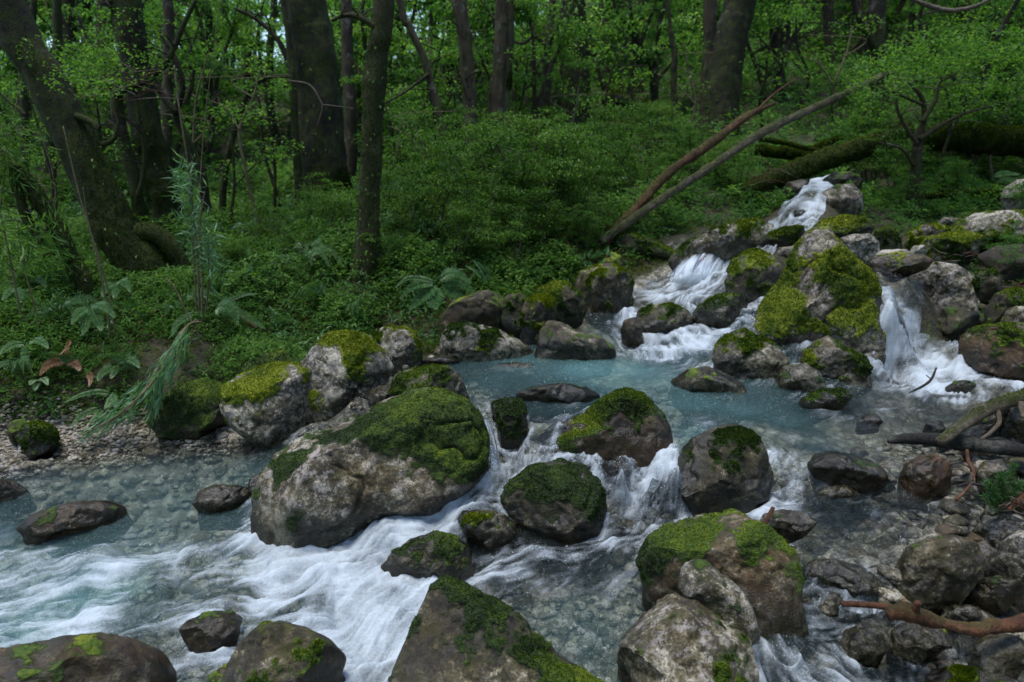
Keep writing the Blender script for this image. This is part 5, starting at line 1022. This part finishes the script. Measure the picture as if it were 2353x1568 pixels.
bamboo("drooping bamboo bent down over the gravel from the same mound", [([(462,740,4.5),(430,750,4.2),(390,820,3.9),(340,890,3.65),(270,955,3.5),(190,1000,3.45)], 6),([(455,738,4.5),(420,760,4.2),(370,835,3.85),(310,925,3.6),(230,985,3.5)], 5),([(450,735,4.5),(410,770,4.2),(380,845,3.9),(350,930,3.75)], 4)], 3.75,
       [(430,760,380,850,26),(400,820,330,910,34),(350,880,270,950,34),(300,930,200,995,28),(370,860,350,960,24)], 110, .095, .3, extra=1.5)
bamboo("two bare tan bamboo canes standing in front of the leaning left tree", [([(252,775),(245,700),(215,560),(180,440),(145,290)], 5),([(270,815),(255,700),(230,600),(205,520),(190,430)], 4)], 4.5, [(100,430,130,560,50)], 60, .08, .5, M_LEAF)
bamboo("bare bamboo canes crossing at the left photo edge", [([(52,740),(35,660),(15,560),(-10,440)], 5),([(95,770),(75,690),(52,600),(40,520)], 4),([(20,640),(60,590),(95,540)], 3)], 4.4, [(0,520,110,600,60)], 200, .10, .1, M_LEAF_LOW)
bamboo("dark needle-leaved spray of bamboo at the left edge under the leaning tree", [([(-20,620),(0,480),(20,330),(40,230)], 4)], 4.9, [(-10,280,50,330,60),(-10,340,40,420,50),(60,510,140,600,70),(0,560,100,640,70)], 260, .10, .1, M_LEAF_LOW)
bamboo("tall hair-thin cane rising past the thin bowed tree", [([(455,560),(460,420),(470,280),(490,120),(505,0)], 2.5)], 5.6, [(470,560,480,600,12)], 20, .08)
bamboo("yellow thin canes in the gap right of the yellow-mossed tree", [([(895,490),(900,400),(915,330),(920,280)], 3),([(900,500),(940,440),(980,380)], 3),([(915,500),(960,460),(1010,420),(1040,400)], 3)], 7.0, [(940,400,980,430,40)], 60, .09, .6)
bamboo("short leaning dark cane on the mossy bank", [([(462,780),(430,720),(400,660),(382,640)], 5)], 4.5, [(460,775,455,760,10)], 14, .06)
# fir sprig
e = root('fir_sprig', tuple(PD(2310, 1140, 2.5)), "fresh green fir sprig lying on the stones of the right bank", 'sprig')
b = Bag(); r = np.random.default_rng(2)
for (x0, y0, x1, y1) in [(2300,1170,2330,1070),(2300,1165,2270,1105),(2310,1160,2345,1110),(2295,1170,2265,1140),(2305,1150,2300,1090)]:
    n = 220; t = r.uniform(0, 1, n); c = PD(x0 + (x1 - x0)*t, y0 + (y1 - y0)*t, 2.5); dr = unit(n, r) + (PD(x1, y1, 2.5) - PD(x0, y0, 2.5))*6
    V, Fv = leaves(c, dr, unit(n, r), r.uniform(.015, .04, n), .004, 0); b.add(V, Fv, tint=np.repeat(r.uniform(.3, .9, n), 4))
b.make('needles', M_FERN, e, False)
V, Qv, Tv, _ = tube(PD([2300, 2308, 2330], [1172, 1130, 1075], [2.5]*3), [.004, .003, .001], 6, 12, 0); b = Bag(); b.add(V, Qv, Tv, moss=0); b.make('twig', M_STEM, e)

sap = [(590,480,560,300,600,150,6.9),(630,500,640,380,610,200,7.6),(640,430,600,300,560,120,8.2),(430,470,440,330,480,120,8.4),(220,520,230,380,210,160,6.6),(150,540,120,400,60,200,6.2),(960,470,975,360,950,250,7.6),(1010,470,1045,350,1040,180,8.8),(1210,430,1190,300,1215,120,9.0),(1230,430,1290,330,1330,200,9.4),(1390,400,1380,280,1420,120,10.2),(1440,360,1450,220,1430,60,11.5),(1580,360,1590,240,1570,100,11),(1760,300,1750,180,1790,40,11.2),(1830,300,1850,180,1830,20,11.5),(1930,330,1925,200,1960,60,10.4),(2170,420,2185,300,2150,150,8.2),(2230,420,2240,300,2290,130,8.6),(2290,430,2275,320,2330,200,8.4),(2000,420,1990,300,2010,190,9.4),(540,560,545,430,530,260,7.0),(100,600,130,470,90,300,5.6)]
for k, (a, b_, c_, d_, e_, f_, dd) in enumerate(sap):
    q = rng.uniform(-12, 12, 4)
    x_ = a
    tree("thin bare-stemmed sapling among the undergrowth in the " + ("left third" if x_ < 800 else "middle third" if x_ < 1560 else "right third") + " of the wood",
         [(a, b_ + 30), ((a + c_)/2 + q[0], (b_ + d_)/2), (c_ + q[1], d_), ((c_ + e_)/2 + q[2], (d_ + f_)/2), (e_, f_)], dd, [9, 8, 7, 5, 3], M_STEM if k % 3 == 0 else M_BARK, .45, top=0, kind='sapling', seg=7,
         group="thin saplings, " + ("left" if x_ < 800 else "middle" if x_ < 1560 else "right"),
         limbs=[([(c_ + q[1], d_), (c_ + rng.choice([-1, 1])*40, d_ - 50), (c_ + rng.choice([-1, 1])*80, d_ - 70)], [4, 3, 1.5]), ([((c_ + e_)/2 + q[2], (d_ + f_)/2), ((c_ + e_)/2 + rng.choice([-1, 1])*45, (d_ + f_)/2 - 40), ((c_ + e_)/2 + rng.choice([-1, 1])*90, (d_ + f_)/2 - 50)], [3, 2.4, 1.2])],
         leafy=[(e_, f_, 60, 260), (c_, d_ - 40, 70, 260)])

# --- more ferns of the same two kinds over the bank, and the brush heaps at the right edge
pf = [fern("green fern among the low plants on the left bank", [([(0,0),(a*30,-34),(a*62,-46),(a*96,-30)], 26) for a in (-1, -.55, .1, .6, 1.05)] if False else [([(600 + 0, 640), (600 + a*28, 640 - 30 - 6*k), (600 + a*60, 640 - 38 - 5*k), (600 + a*92, 640 - 18)], 22) for k, a in enumerate((-1, -.6, .15, .62, 1.0))], 5.3, 1, group="ferns over the left bank")]
for (x, y, d, sc) in [(560,640,5.6,.8),(690,690,5.35,.8),(760,690,5.4,.9),(620,730,5.0,.7),(400,690,4.9,.8),(330,720,4.7,.7),(130,720,4.6,.8),(120,660,5.0,.8),(20,720,4.6,.8),(720,620,6.0,.9),(960,560,7.0,1.0),(1080,480,8.0,1.1),(580,560,6.9,.9),(820,720,5.3,.7),(50,860,4.06,.55),(180,860,4.08,.6),(310,850,4.12,.6),(410,850,4.2,.55),(1190,470,8.2,1.0),(650,570,6.8,.9)]:
    q = PD(x, y, d); z = ground_z(q[None, :2], False)[0][0]
    dup(pf[0], (float(q[0]), float(q[1]), float(z) + .03), rng.uniform(0, 6.28), sc, "green fern among the low plants on the left bank", "ferns over the left bank")
q = PD(700, 640, 5.8); pf[0].location = (float(q[0]), float(q[1]), float(ground_z(q[None, :2], False)[0][0]) + .03)
def brush(label, cx, cy, d, n, spread):
    e = root('brush_heap', tuple(float(v) for v in PD(cx, cy, d)), label, 'brush')
    for k in range(n):
        a = rng.uniform(-.5, .5) + (math.pi if rng.uniform() < .5 else 0); L = rng.uniform(.5, 1.2)*spread; x0, y0 = cx + rng.uniform(-.5, .5)*spread, cy + rng.uniform(-.35, .35)*spread
        P = PD([x0, x0 + math.cos(a)*L*.5, x0 + math.cos(a)*L], [y0, y0 - math.sin(a)*L*.5 - rng.uniform(-6, 8), y0 - math.sin(a)*L], d + rng.uniform(-.15, .15, 3)); w = rng.uniform(.002, .006)
        V, Qv, Tv, _ = tube(P, [w, w*.8, w*.4], 6, 12, .2, k, 20); b = Bag(); b.add(V, Qv, Tv, moss=.2); b.make('twig', M_BARK_LOG if k % 2 else M_BARK_RED, e)
    return e
brush("heap of dead brown twigs under the mossy boulders at the right edge", 2300, 665, 5.0, 16, 60)
brush("heap of orange-brown sticks beside the fir sprig at the right edge", 2335, 1160, 2.5, 12, 50)
brush("tangle of dark twigs in front of the white-topped mossy boulder", 2195, 600, 5.6, 12, 55)
brush("tangle of bare grey twigs hanging among the leaves of the dark left trees", 280, 200, 6.2, 22, 110)
brush("tangle of dead branches behind the upper waterfall under the mossy logs", 1770, 400, 8.0, 14, 60)
# ------------------------------------------------------------------ waterfalls: falling sheets over each lip
def waterfall(label, lip, foot, seed, foam=.7, bulge=.08, nu=110, nv=70, gaps=.0, thick=.009):
    """lip and foot: three picture points with distance, left to right"""
    L = spline(PD(*np.array(lip, float).T), nu); Ft = spline(PD(*np.array(foot, float).T), nu)
    v = np.linspace(0, 1, nv); u = np.linspace(0, 1, nu); U, Vv = np.meshgrid(u, v, indexing='ij')
    hor = 1 - (1 - Vv)**1.7; ver = Vv**1.35
    P = np.empty((nu, nv, 3)); P[..., :2] = L[:, None, :2] + (Ft - L)[:, None, :2]*hor[..., None]; P[..., 2] = L[:, None, 2] + (Ft - L)[:, None, 2]*ver
    w = np.linalg.norm(L[-1] - L[0]); h = np.linalg.norm((L - Ft).mean(0))
    wu = .012*np.sin(U*37 + seed) + .03*vnoise(np.stack([U*6, Vv*3, U*0 + seed], -1).reshape(-1, 3), seed).reshape(nu, nv)
    C = np.stack([(U + wu*2.2)*w*20, Vv*h*6.5 + 3*vnoise(np.stack([U*w*30, U*0, U*0], -1).reshape(-1, 3), seed + 2).reshape(nu, nv), np.full_like(U, seed)], -1).reshape(-1, 3)
    n1 = fbm(C, 4, seed, .62).reshape(nu, nv); n2 = fbm(C*np.array([.3, .8, 1]), 3, seed + 5).reshape(nu, nv); n3 = fbm(C*np.array([2.6, 2.0, 1]), 2, seed + 9).reshape(nu, nv)
    out = (Ft - L).mean(0); out[2] = 0; out = out/max(np.linalg.norm(out), 1e-6); out = np.array([out[0]*.4, -.9, .25])
    P = P + out*((bulge*np.sin(np.pi*U)**.6*np.sin(np.pi*np.clip(Vv, 0, 1))**.5 + thick*(1.2*n2 + .7*n1 + .35*n3)*(.3 + Vv))[..., None])
    fo = foam*(.6 + .75*np.clip(Vv*2.0, 0, 1)) + .6*n1 + .6*n2 + .25*n3 - .05
    edge = np.clip(np.minimum(U, 1 - U)*7, 0, 1)**.7; fo = fo*edge - (1 - edge)*.3
    F = np.arange(nu*nv).reshape(nu, nv); F = np.stack([F[:-1, :-1], F[1:, :-1], F[1:, 1:], F[:-1, 1:]], -1).reshape(-1, 4)
    o = mk('waterfall', P.reshape(-1, 3), F, M_WATER, None, dict(foam=np.clip(fo, 0, 1).ravel(), milk=0), origin=Ft.mean(0))
    return tag(o, label, 'waterfall')
waterfall("white veil of water pouring between the giant pyramid boulder and the dark mossy wall", [(2000,668,4.92),(2045,690,4.85),(2090,672,4.92)], [(2022,848,4.42),(2090,858,4.36),(2155,842,4.42)], 3, .55, .10)
waterfall("low fan-shaped fall spilling off the long grey-green boulder upstream", [(1590,585,6.25),(1640,568,6.3),(1695,575,6.3)], [(1535,648,5.9),(1590,655,5.85),(1655,648,5.9)], 5, .55, .09)
waterfall("thin strands of water dripping from the lip of the pale-flanked boulder", [(800,893,4.12),(818,890,4.1),(836,882,4.12)], [(752,968,3.78),(785,975,3.74),(812,965,3.78)], 11, .12, .05, 70, 50)
waterfall("trickling curtain over the flat tan shelf at the pool's left end", [(838,900,4.05),(865,905,4.02),(890,903,4.02)], [(820,935,3.85),(850,945,3.82),(885,940,3.85)], 13, .05, .02, 70, 40)
waterfall("thin veil of water falling down the right end of the large slanting boulder", [(1108,962,3.45),(1120,965,3.43),(1132,975,3.42)], [(1112,1065,3.02),(1135,1085,2.98),(1150,1080,2.98)], 15, .25, .04, 50, 50)
waterfall("small clear spill sliding between the rounded grey-brown boulder and its water-curled neighbour", [(1925,1312,2.46),(1980,1325,2.44),(2040,1318,2.46)], [(1940,1400,2.22),(1990,1410,2.2),(2035,1400,2.22)], 23, .12, .03)
# ------------------------------------------------------------------ shrubs and undergrowth
def shrub_proto(seed, h, spread, nl, leafL, layers, stems):
    """stem skeleton + layered sprays; returns stem bag, leaf arrays in local coordinates"""
    r = np.random.default_rng(seed); sb = Bag(); pts = []
    for k in range(stems):
        a = r.uniform(0, 6.28); tip = np.array([math.cos(a)*spread*r.uniform(.2, .8), math.sin(a)*spread*r.uniform(.2, .8), h*r.uniform(.65, 1.0)])
        P = np.array([[0, 0, -.1], tip*[.25, .25, .35] + r.normal(size=3)*.05*h, tip*[.6, .6, .7] + r.normal(size=3)*.05*h, tip])
        w = .011*h*r.uniform(.7, 1.2)*1.3; V, Q_, T_, C = tube(P, [w, w*.8, w*.5, w*.2], 6, 20, .1, seed, 12); sb.add(V, Q_, T_, moss=.35)
        for j in range(layers):
            i = r.integers(5, 20); v = unit(1, r)[0]; v[2] = v[2]*.25 + .08; Ls = spread*r.uniform(.3, .7)
            Pq = np.array([C[i], C[i] + v*Ls*.5 + [0, 0, .04], C[i] + v*Ls]); V, Q_, T_, Cq = tube(Pq, [w*.35, w*.22, w*.08], 5, 8, 0); sb.add(V, Q_, T_, moss=.3)
            pts.append((Cq, Ls))
        pts.append((C[10:], spread*.4))
    per = nl//len(pts); Pn = []; Dn = []
    for Cq, Ls in pts:
        i = r.integers(1, len(Cq), per); o = unit(per, r)*np.array([1, 1, .28])*Ls*.42*r.uniform(.1, 1, per)[:, None]
        Pn.append(Cq[i] + o); d_ = o + unit(per, r)*.25; d_[:, 2] -= .12; Dn.append(d_)
    Pn = np.concatenate(Pn); Dn = np.concatenate(Dn); L = r.uniform(.6, 1.3, len(Pn))*leafL
    up = np.array([0, 0, 1.]) + .45*unit(len(Pn), r)
    V, Fv = leaves(Pn, Dn, up, L, L*.5)
    tint = np.repeat(np.clip(r.uniform(0, 1, len(Pn))*.7 + .3*vnoise(Pn*2.2, seed) + .2, 0, 1), 4)
    return sb, V, Fv, tint
def shrub(proto, mat, loc, rz, sc, label, group, name='shrub'):
    key = (id(proto), mat.name)
    if key not in shrub.made:
        sb, V, Fv, tint = proto; e = root(name, (0, 0, 0), label, 'shrub', group)
        sb.make('stem', M_BARK_PALE, e); mk('foliage', V, Fv, mat, e, dict(tint=tint), False); shrub.made[key] = e
    else: e = dup(shrub.made[key], loc, rz, sc, label, group)
    e.location = loc; e.rotation_euler = (0, 0, rz); e.scale = (sc,)*3
    return e
shrub.made = {}
PR_T = [shrub_proto(100 + k, 3.6, 1.5, 4600, .075, 7, 4) for k in range(4)]       # understory trees
PR_S = [shrub_proto(200 + k, 1.1, .75, 4200, .034, 5, 6) for k in range(4)]       # bank shrubs
rng = np.random.default_rng(23)
# near bank shrubs: picture position of the foot, distance, scale
bank = [(1010,610,6.2,.62),(1110,590,6.35,.68),(1190,560,6.6,.75),(1260,560,6.7,.72),(1330,560,6.8,.62),(1160,640,6.0,.5),(1250,620,6.35,.5),(1060,650,5.8,.42),(940,600,6.2,.5),(980,540,7.2,.7),(1080,520,7.4,.75),(1190,500,7.6,.75),(1290,480,7.8,.7),(1390,470,8.0,.6),(900,650,5.75,.36),(780,600,6.3,.5),(730,560,6.9,.55),(690,620,6.0,.4),(620,600,6.4,.45),(560,640,5.8,.36),(1340,610,6.5,.45),
        (1470,480,8.0,.6),(1560,470,8.2,.55),(1650,440,8.6,.6),(1590,400,9.2,.7),(1690,470,8.3,.5),(1400,400,9.6,.8),(1500,390,9.8,.8)]
for k, (x, y, d, s) in enumerate(bank):
    q = PD(x, y, d); z = ground_z(q[None, :2], False)[0][0]
    near = k < 21
    shrub(PR_S[k % 4], M_LEAF_LOW, (float(q[0]), float(q[1]), float(z) - .05), rng.uniform(0, 6.28), s*(1.32 if k < 14 else 1.05), "leafy small-leaved shrub crowding the top of the left bank" if near else "leafy shrub on the slope under the leaning poles", "shrubs along the left bank" if near else "shrubs on the slope by the poles")
rb = [(2290,640,5.75,.4),(2360,690,5.3,.35),(2270,600,6.1,.4),(2345,610,5.8,.4),(2000,440,8.6,.9),(2060,470,8.2,.7),(2150,440,8.8,.9),(2250,400,9.2,.9),(2330,400,9.0,.8),(2180,400,9.6,.9),(1985,380,9.4,.8),(2330,700,5.6,.35),(2390,560,6.5,.5),(2090,480,7.6,.5),(1930,300,10.5,.9),(2200,480,7.9,.5)]
for k, (x, y, d, s) in enumerate(rb):
    q = PD(x, y, d); z = ground_z(q[None, :2], False)[0][0]
    shrub(PR_S[k % 4], M_LEAF, (float(q[0]), float(q[1]), float(z) - .05), rng.uniform(0, 6.28), s, "dark leafy shrub on the shaded right bank above the boulders", "shrubs on the right bank")
# understory trees in the forest, several rows
n = 0
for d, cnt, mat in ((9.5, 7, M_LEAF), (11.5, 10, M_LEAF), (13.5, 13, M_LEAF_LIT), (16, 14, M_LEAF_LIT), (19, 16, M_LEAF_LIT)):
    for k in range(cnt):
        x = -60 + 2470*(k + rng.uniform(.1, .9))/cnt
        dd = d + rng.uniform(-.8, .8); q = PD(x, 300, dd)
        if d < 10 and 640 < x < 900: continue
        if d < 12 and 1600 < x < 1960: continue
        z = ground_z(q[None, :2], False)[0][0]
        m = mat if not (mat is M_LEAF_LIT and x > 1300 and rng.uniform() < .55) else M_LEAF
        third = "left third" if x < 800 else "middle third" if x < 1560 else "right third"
        shrub(PR_T[n % 4], m, (float(q[0]), float(q[1]), float(z) - .1), rng.uniform(0, 6.28), rng.uniform(.75, 1.25)*(1 if d > 10 else .8), ("leafy understory tree standing in the dark wood, " if m is M_LEAF else "understory tree with leaves coloured as sunlit deep in the wood, ") + third + " of the photo", ("dark" if m is M_LEAF else "lit") + " understory trees, " + third, 'understory_tree'); n += 1

# ------------------------------------------------------------------ ground cover, moss and the far wood: nobody could count these
def cover(name, label, count, xr, yr, size, mat, hgt, cond, seed, k=6, flat=.45, asp=.42, cat='ground cover', clump=3.0, thr=-.15):
    """sprigs of k leaves each, standing in clumps"""
    r = np.random.default_rng(seed); Q = np.stack([r.uniform(*xr, count), r.uniform(*yr, count)], 1)
    px_, _ = project(np.concatenate([Q, np.full((count, 1), 1.)], 1)); Q = Q[(px_ > -1000) & (px_ < 3300)]
    z, sd, wz_, _ = ground_z(Q); kk = cond(Q, z, sd, wz_)
    cl = vnoise(np.concatenate([Q*clump, Q[:, :1]*0], 1), seed); kk &= cl + .5*r.uniform(-1, 1, len(Q)) > thr
    Q, z, cl = Q[kk], z[kk], cl[kk]; n = len(Q)
    C = np.concatenate([Q, (z + hgt*r.uniform(0, 1, n)**1.3*(.5 + np.clip(cl + .4, 0, 1)))[:, None]], 1)
    ax = unit(n, r)*.45 + np.array([0, -.25, .8]); ax /= np.linalg.norm(ax, axis=1, keepdims=True)
    e1 = np.cross(ax, unit(n, r)); e1 /= np.linalg.norm(e1, axis=1, keepdims=True); e2 = np.cross(ax, e1)
    sc = r.uniform(.55, 1.35, n)*size*np.clip(Q[:, 1]/5.5, .8, 2.6)
    th = (np.arange(k)[None]*6.283/k + r.uniform(0, 6.28, (n, 1)) + r.normal(size=(n, k))*.3)
    rad = e1[:, None]*np.cos(th)[..., None] + e2[:, None]*np.sin(th)[..., None]
    up_ = r.uniform(-.3, 1, (n, k, 1))*flat
    dr = (rad + ax[:, None]*up_).reshape(-1, 3); L = (sc[:, None]*r.uniform(.7, 1.2, (n, k))).ravel()
    P = (C[:, None] + ax[:, None]*(r.uniform(-.6, .6, (n, k))*sc[:, None])[..., None] + rad*(.15*sc)[:, None, None]).reshape(-1, 3)
    V, Fv = leaves(P, dr, np.repeat(ax, k, 0) + .25*unit(n*k, r), L, L*asp)
    tn = np.clip(np.repeat(r.uniform(0, 1, n)*.55 + .3*cl + .15, k) + r.uniform(-.15, .2, n*k), 0, 1)
    o = mk(name, V, Fv, mat, None, dict(tint=np.repeat(tn, 4)), False)
    return tag(o, label, cat, kind='stuff')
def land(Q, z, sd, wz_): return (sd < -.2) & ~((Q[:, 0] < .1) & (Q[:, 1] < 4.4) & (z < .21))
left = lambda Q, z, sd, w: land(Q, z, sd, w) & (Q[:, 0] < 1.9)
cover('ground_cover', "low leafy plants carpeting the near left bank", 74000, (-6.6, .6), (3.7, 6.2), .036, M_LEAF_LOW, .15, left, 61, clump=2.3, thr=-.06)
cover('ground_cover', "leafy undergrowth around the trunks on the left bank", 60000, (-9, 2.4), (5.2, 10), .038, M_LEAF_LOW, .22, left, 65, clump=2.0, thr=-.12)
cover('ground_cover', "low leafy plants on the right bank and under the trees", 26000, (1.2, 8), (4.6, 10), .036, M_LEAF, .16, lambda Q, z, sd, w: land(Q, z, sd, w) & (Q[:, 0] > .16*Q[:, 1] + .4) & (Q[:, 1] > 7.3), 62)
cover('ground_cover', "dark low plants in the gaps between the right bank's boulders", 9000, (1.9, 6), (4.5, 7.3), .026, M_LEAF, .06, lambda Q, z, sd, w: (sd < -.3) & (Q[:, 0] > .30*Q[:, 1] + .5), 69)
cover('ground_cover', "leafy plants on the right bank behind the loose stones", 26000, (2.2, 8), (1.0, 7.3), .036, M_LEAF_LOW, .16, lambda Q, z, sd, w: (sd < -.7) & (Q[:, 0] > .74*Q[:, 1] + .5), 70, thr=-.3)
cover('moss_carpet', "moss and small litter between the boulders of the right bank", 16000, (1.2, 6.5), (3.2, 8), .016, M_MOSSY_STRAW, .03, lambda Q, z, sd, w: (sd < -.2) & (Q[:, 0] > .16*Q[:, 1] + .4), 68, k=5, flat=1.2, asp=.4, cat='moss', clump=2.2, thr=.0)
cover('ground_cover', "undergrowth covering the forest floor farther back", 52000, (-16, 16), (9, 21), .036, M_LEAF, .45, land, 63, thr=-.5)
cover('moss_carpet', "yellow-green moss and litter carpeting the left bank", 76000, (-7, 1.5), (3.6, 7.0), .016, M_MOSSY_STRAW, .03, lambda Q, z, sd, w: (sd < -.1) & ~((Q[:, 0] < .1) & (Q[:, 1] < 4.4) & (z < .26)), 64, k=5, flat=1.2, asp=.4, cat='moss', clump=2.2, thr=-.7)
cover('leaf_litter', "dead brown leaves and bits scattered on the left bank", 5200, (-5.5, 2.2), (3.6, 8.5), .022, M_DEAD, .10, left, 66, k=2, flat=.3, asp=.45, cat='leaf litter', clump=1.5, thr=-.1)
cover('ground_cover', "lighter broad-leaved seedlings scattered over the left bank", 9000, (-5.5, 2.2), (3.8, 9), .060, M_FERN, .16, left, 67, k=5, flat=.5, asp=.34, clump=1.3, thr=.05)
# the far wood: clumps of leaves over the hillside
r = np.random.default_rng(71); nc = 850
cy = r.uniform(20, 44, nc); cx = r.uniform(-1, 1, nc)*(cy*.86 + 2); cz = ground_z(np.stack([cx, cy], 1), False)[0] + r.uniform(0, 1, nc)**1.3*np.where(cx < 3, 5.0, 6.5)
c = np.stack([cx, cy, cz], 1); per = 70; sz = r.uniform(.5, 1.3, nc)
g = unit(nc*per, r)*np.cbrt(r.uniform(0, 1, nc*per))[:, None]*np.array([1, 1, .5])*np.repeat(sz, per)[:, None]; P = np.repeat(c, per, 0) + g
dr = unit(len(P), r); dr[:, 2] *= .5; L = r.uniform(.6, 1.3, len(P))*.0052*P[:, 1]
V, Fv = leaves(P, dr, np.array([0, 0, 1.]) + .6*unit(len(P), r), L, L*.6)
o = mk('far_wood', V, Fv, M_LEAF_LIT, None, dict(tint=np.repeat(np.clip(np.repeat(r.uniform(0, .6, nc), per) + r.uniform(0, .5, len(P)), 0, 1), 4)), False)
tag(o, "wood with sunlight painted into its green leaves on the hillside beyond the trunks", 'forest', kind='stuff')

# the wood on the near side of the stream, out of the picture, that shades the stones from the front
r = np.random.default_rng(91); nc = 520
an = r.uniform(math.radians(-170), math.radians(15), nc); rd = r.uniform(6.0, 11, nc)
c = np.stack([rd*np.cos(an), rd*np.sin(an)*.9 - .5, .5 + r.uniform(0, 1, nc)*7.5], 1); per = 60
P = np.repeat(c, per, 0) + unit(nc*per, r)*np.cbrt(r.uniform(0, 1, nc*per))[:, None]*np.array([1, 1, .6])*1.3
dr = unit(len(P), r); L = r.uniform(.12, .26, len(P))
V, Fv = leaves(P, dr, unit(len(P), r) + np.array([0, 0, .5]), L, L*.6)
o = mk('near_wood', V, Fv, M_LEAF, None, dict(tint=np.repeat(r.uniform(0, 1, len(P)), 4)), False)
tag(o, "leafy wood on the near bank beyond the frame", 'forest', kind='stuff')

# leaf canopy over the back of the wood, above the picture
r = np.random.default_rng(97); nc = 170
cy = r.uniform(16, 28, nc); cx = r.uniform(-1, 1, nc)*(cy*.95 + 3)
c = np.stack([cx, cy, r.uniform(6.5, 15, nc) + (cy - 14)*.25], 1); per = 70
P = np.repeat(c, per, 0) + unit(nc*per, r)*np.cbrt(r.uniform(0, 1, nc*per))[:, None]*np.array([1, 1, .45])*1.5
dr = unit(len(P), r); dr[:, 2] *= .5; L = r.uniform(.10, .20, len(P))
V, Fv = leaves(P, dr, unit(len(P), r)*.6 + np.array([0, 0, 1.]), L, L*.55)
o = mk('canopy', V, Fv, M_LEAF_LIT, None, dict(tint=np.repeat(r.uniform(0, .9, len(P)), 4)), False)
tag(o, "high leafy canopy over the back of the wood", 'forest', kind='stuff')
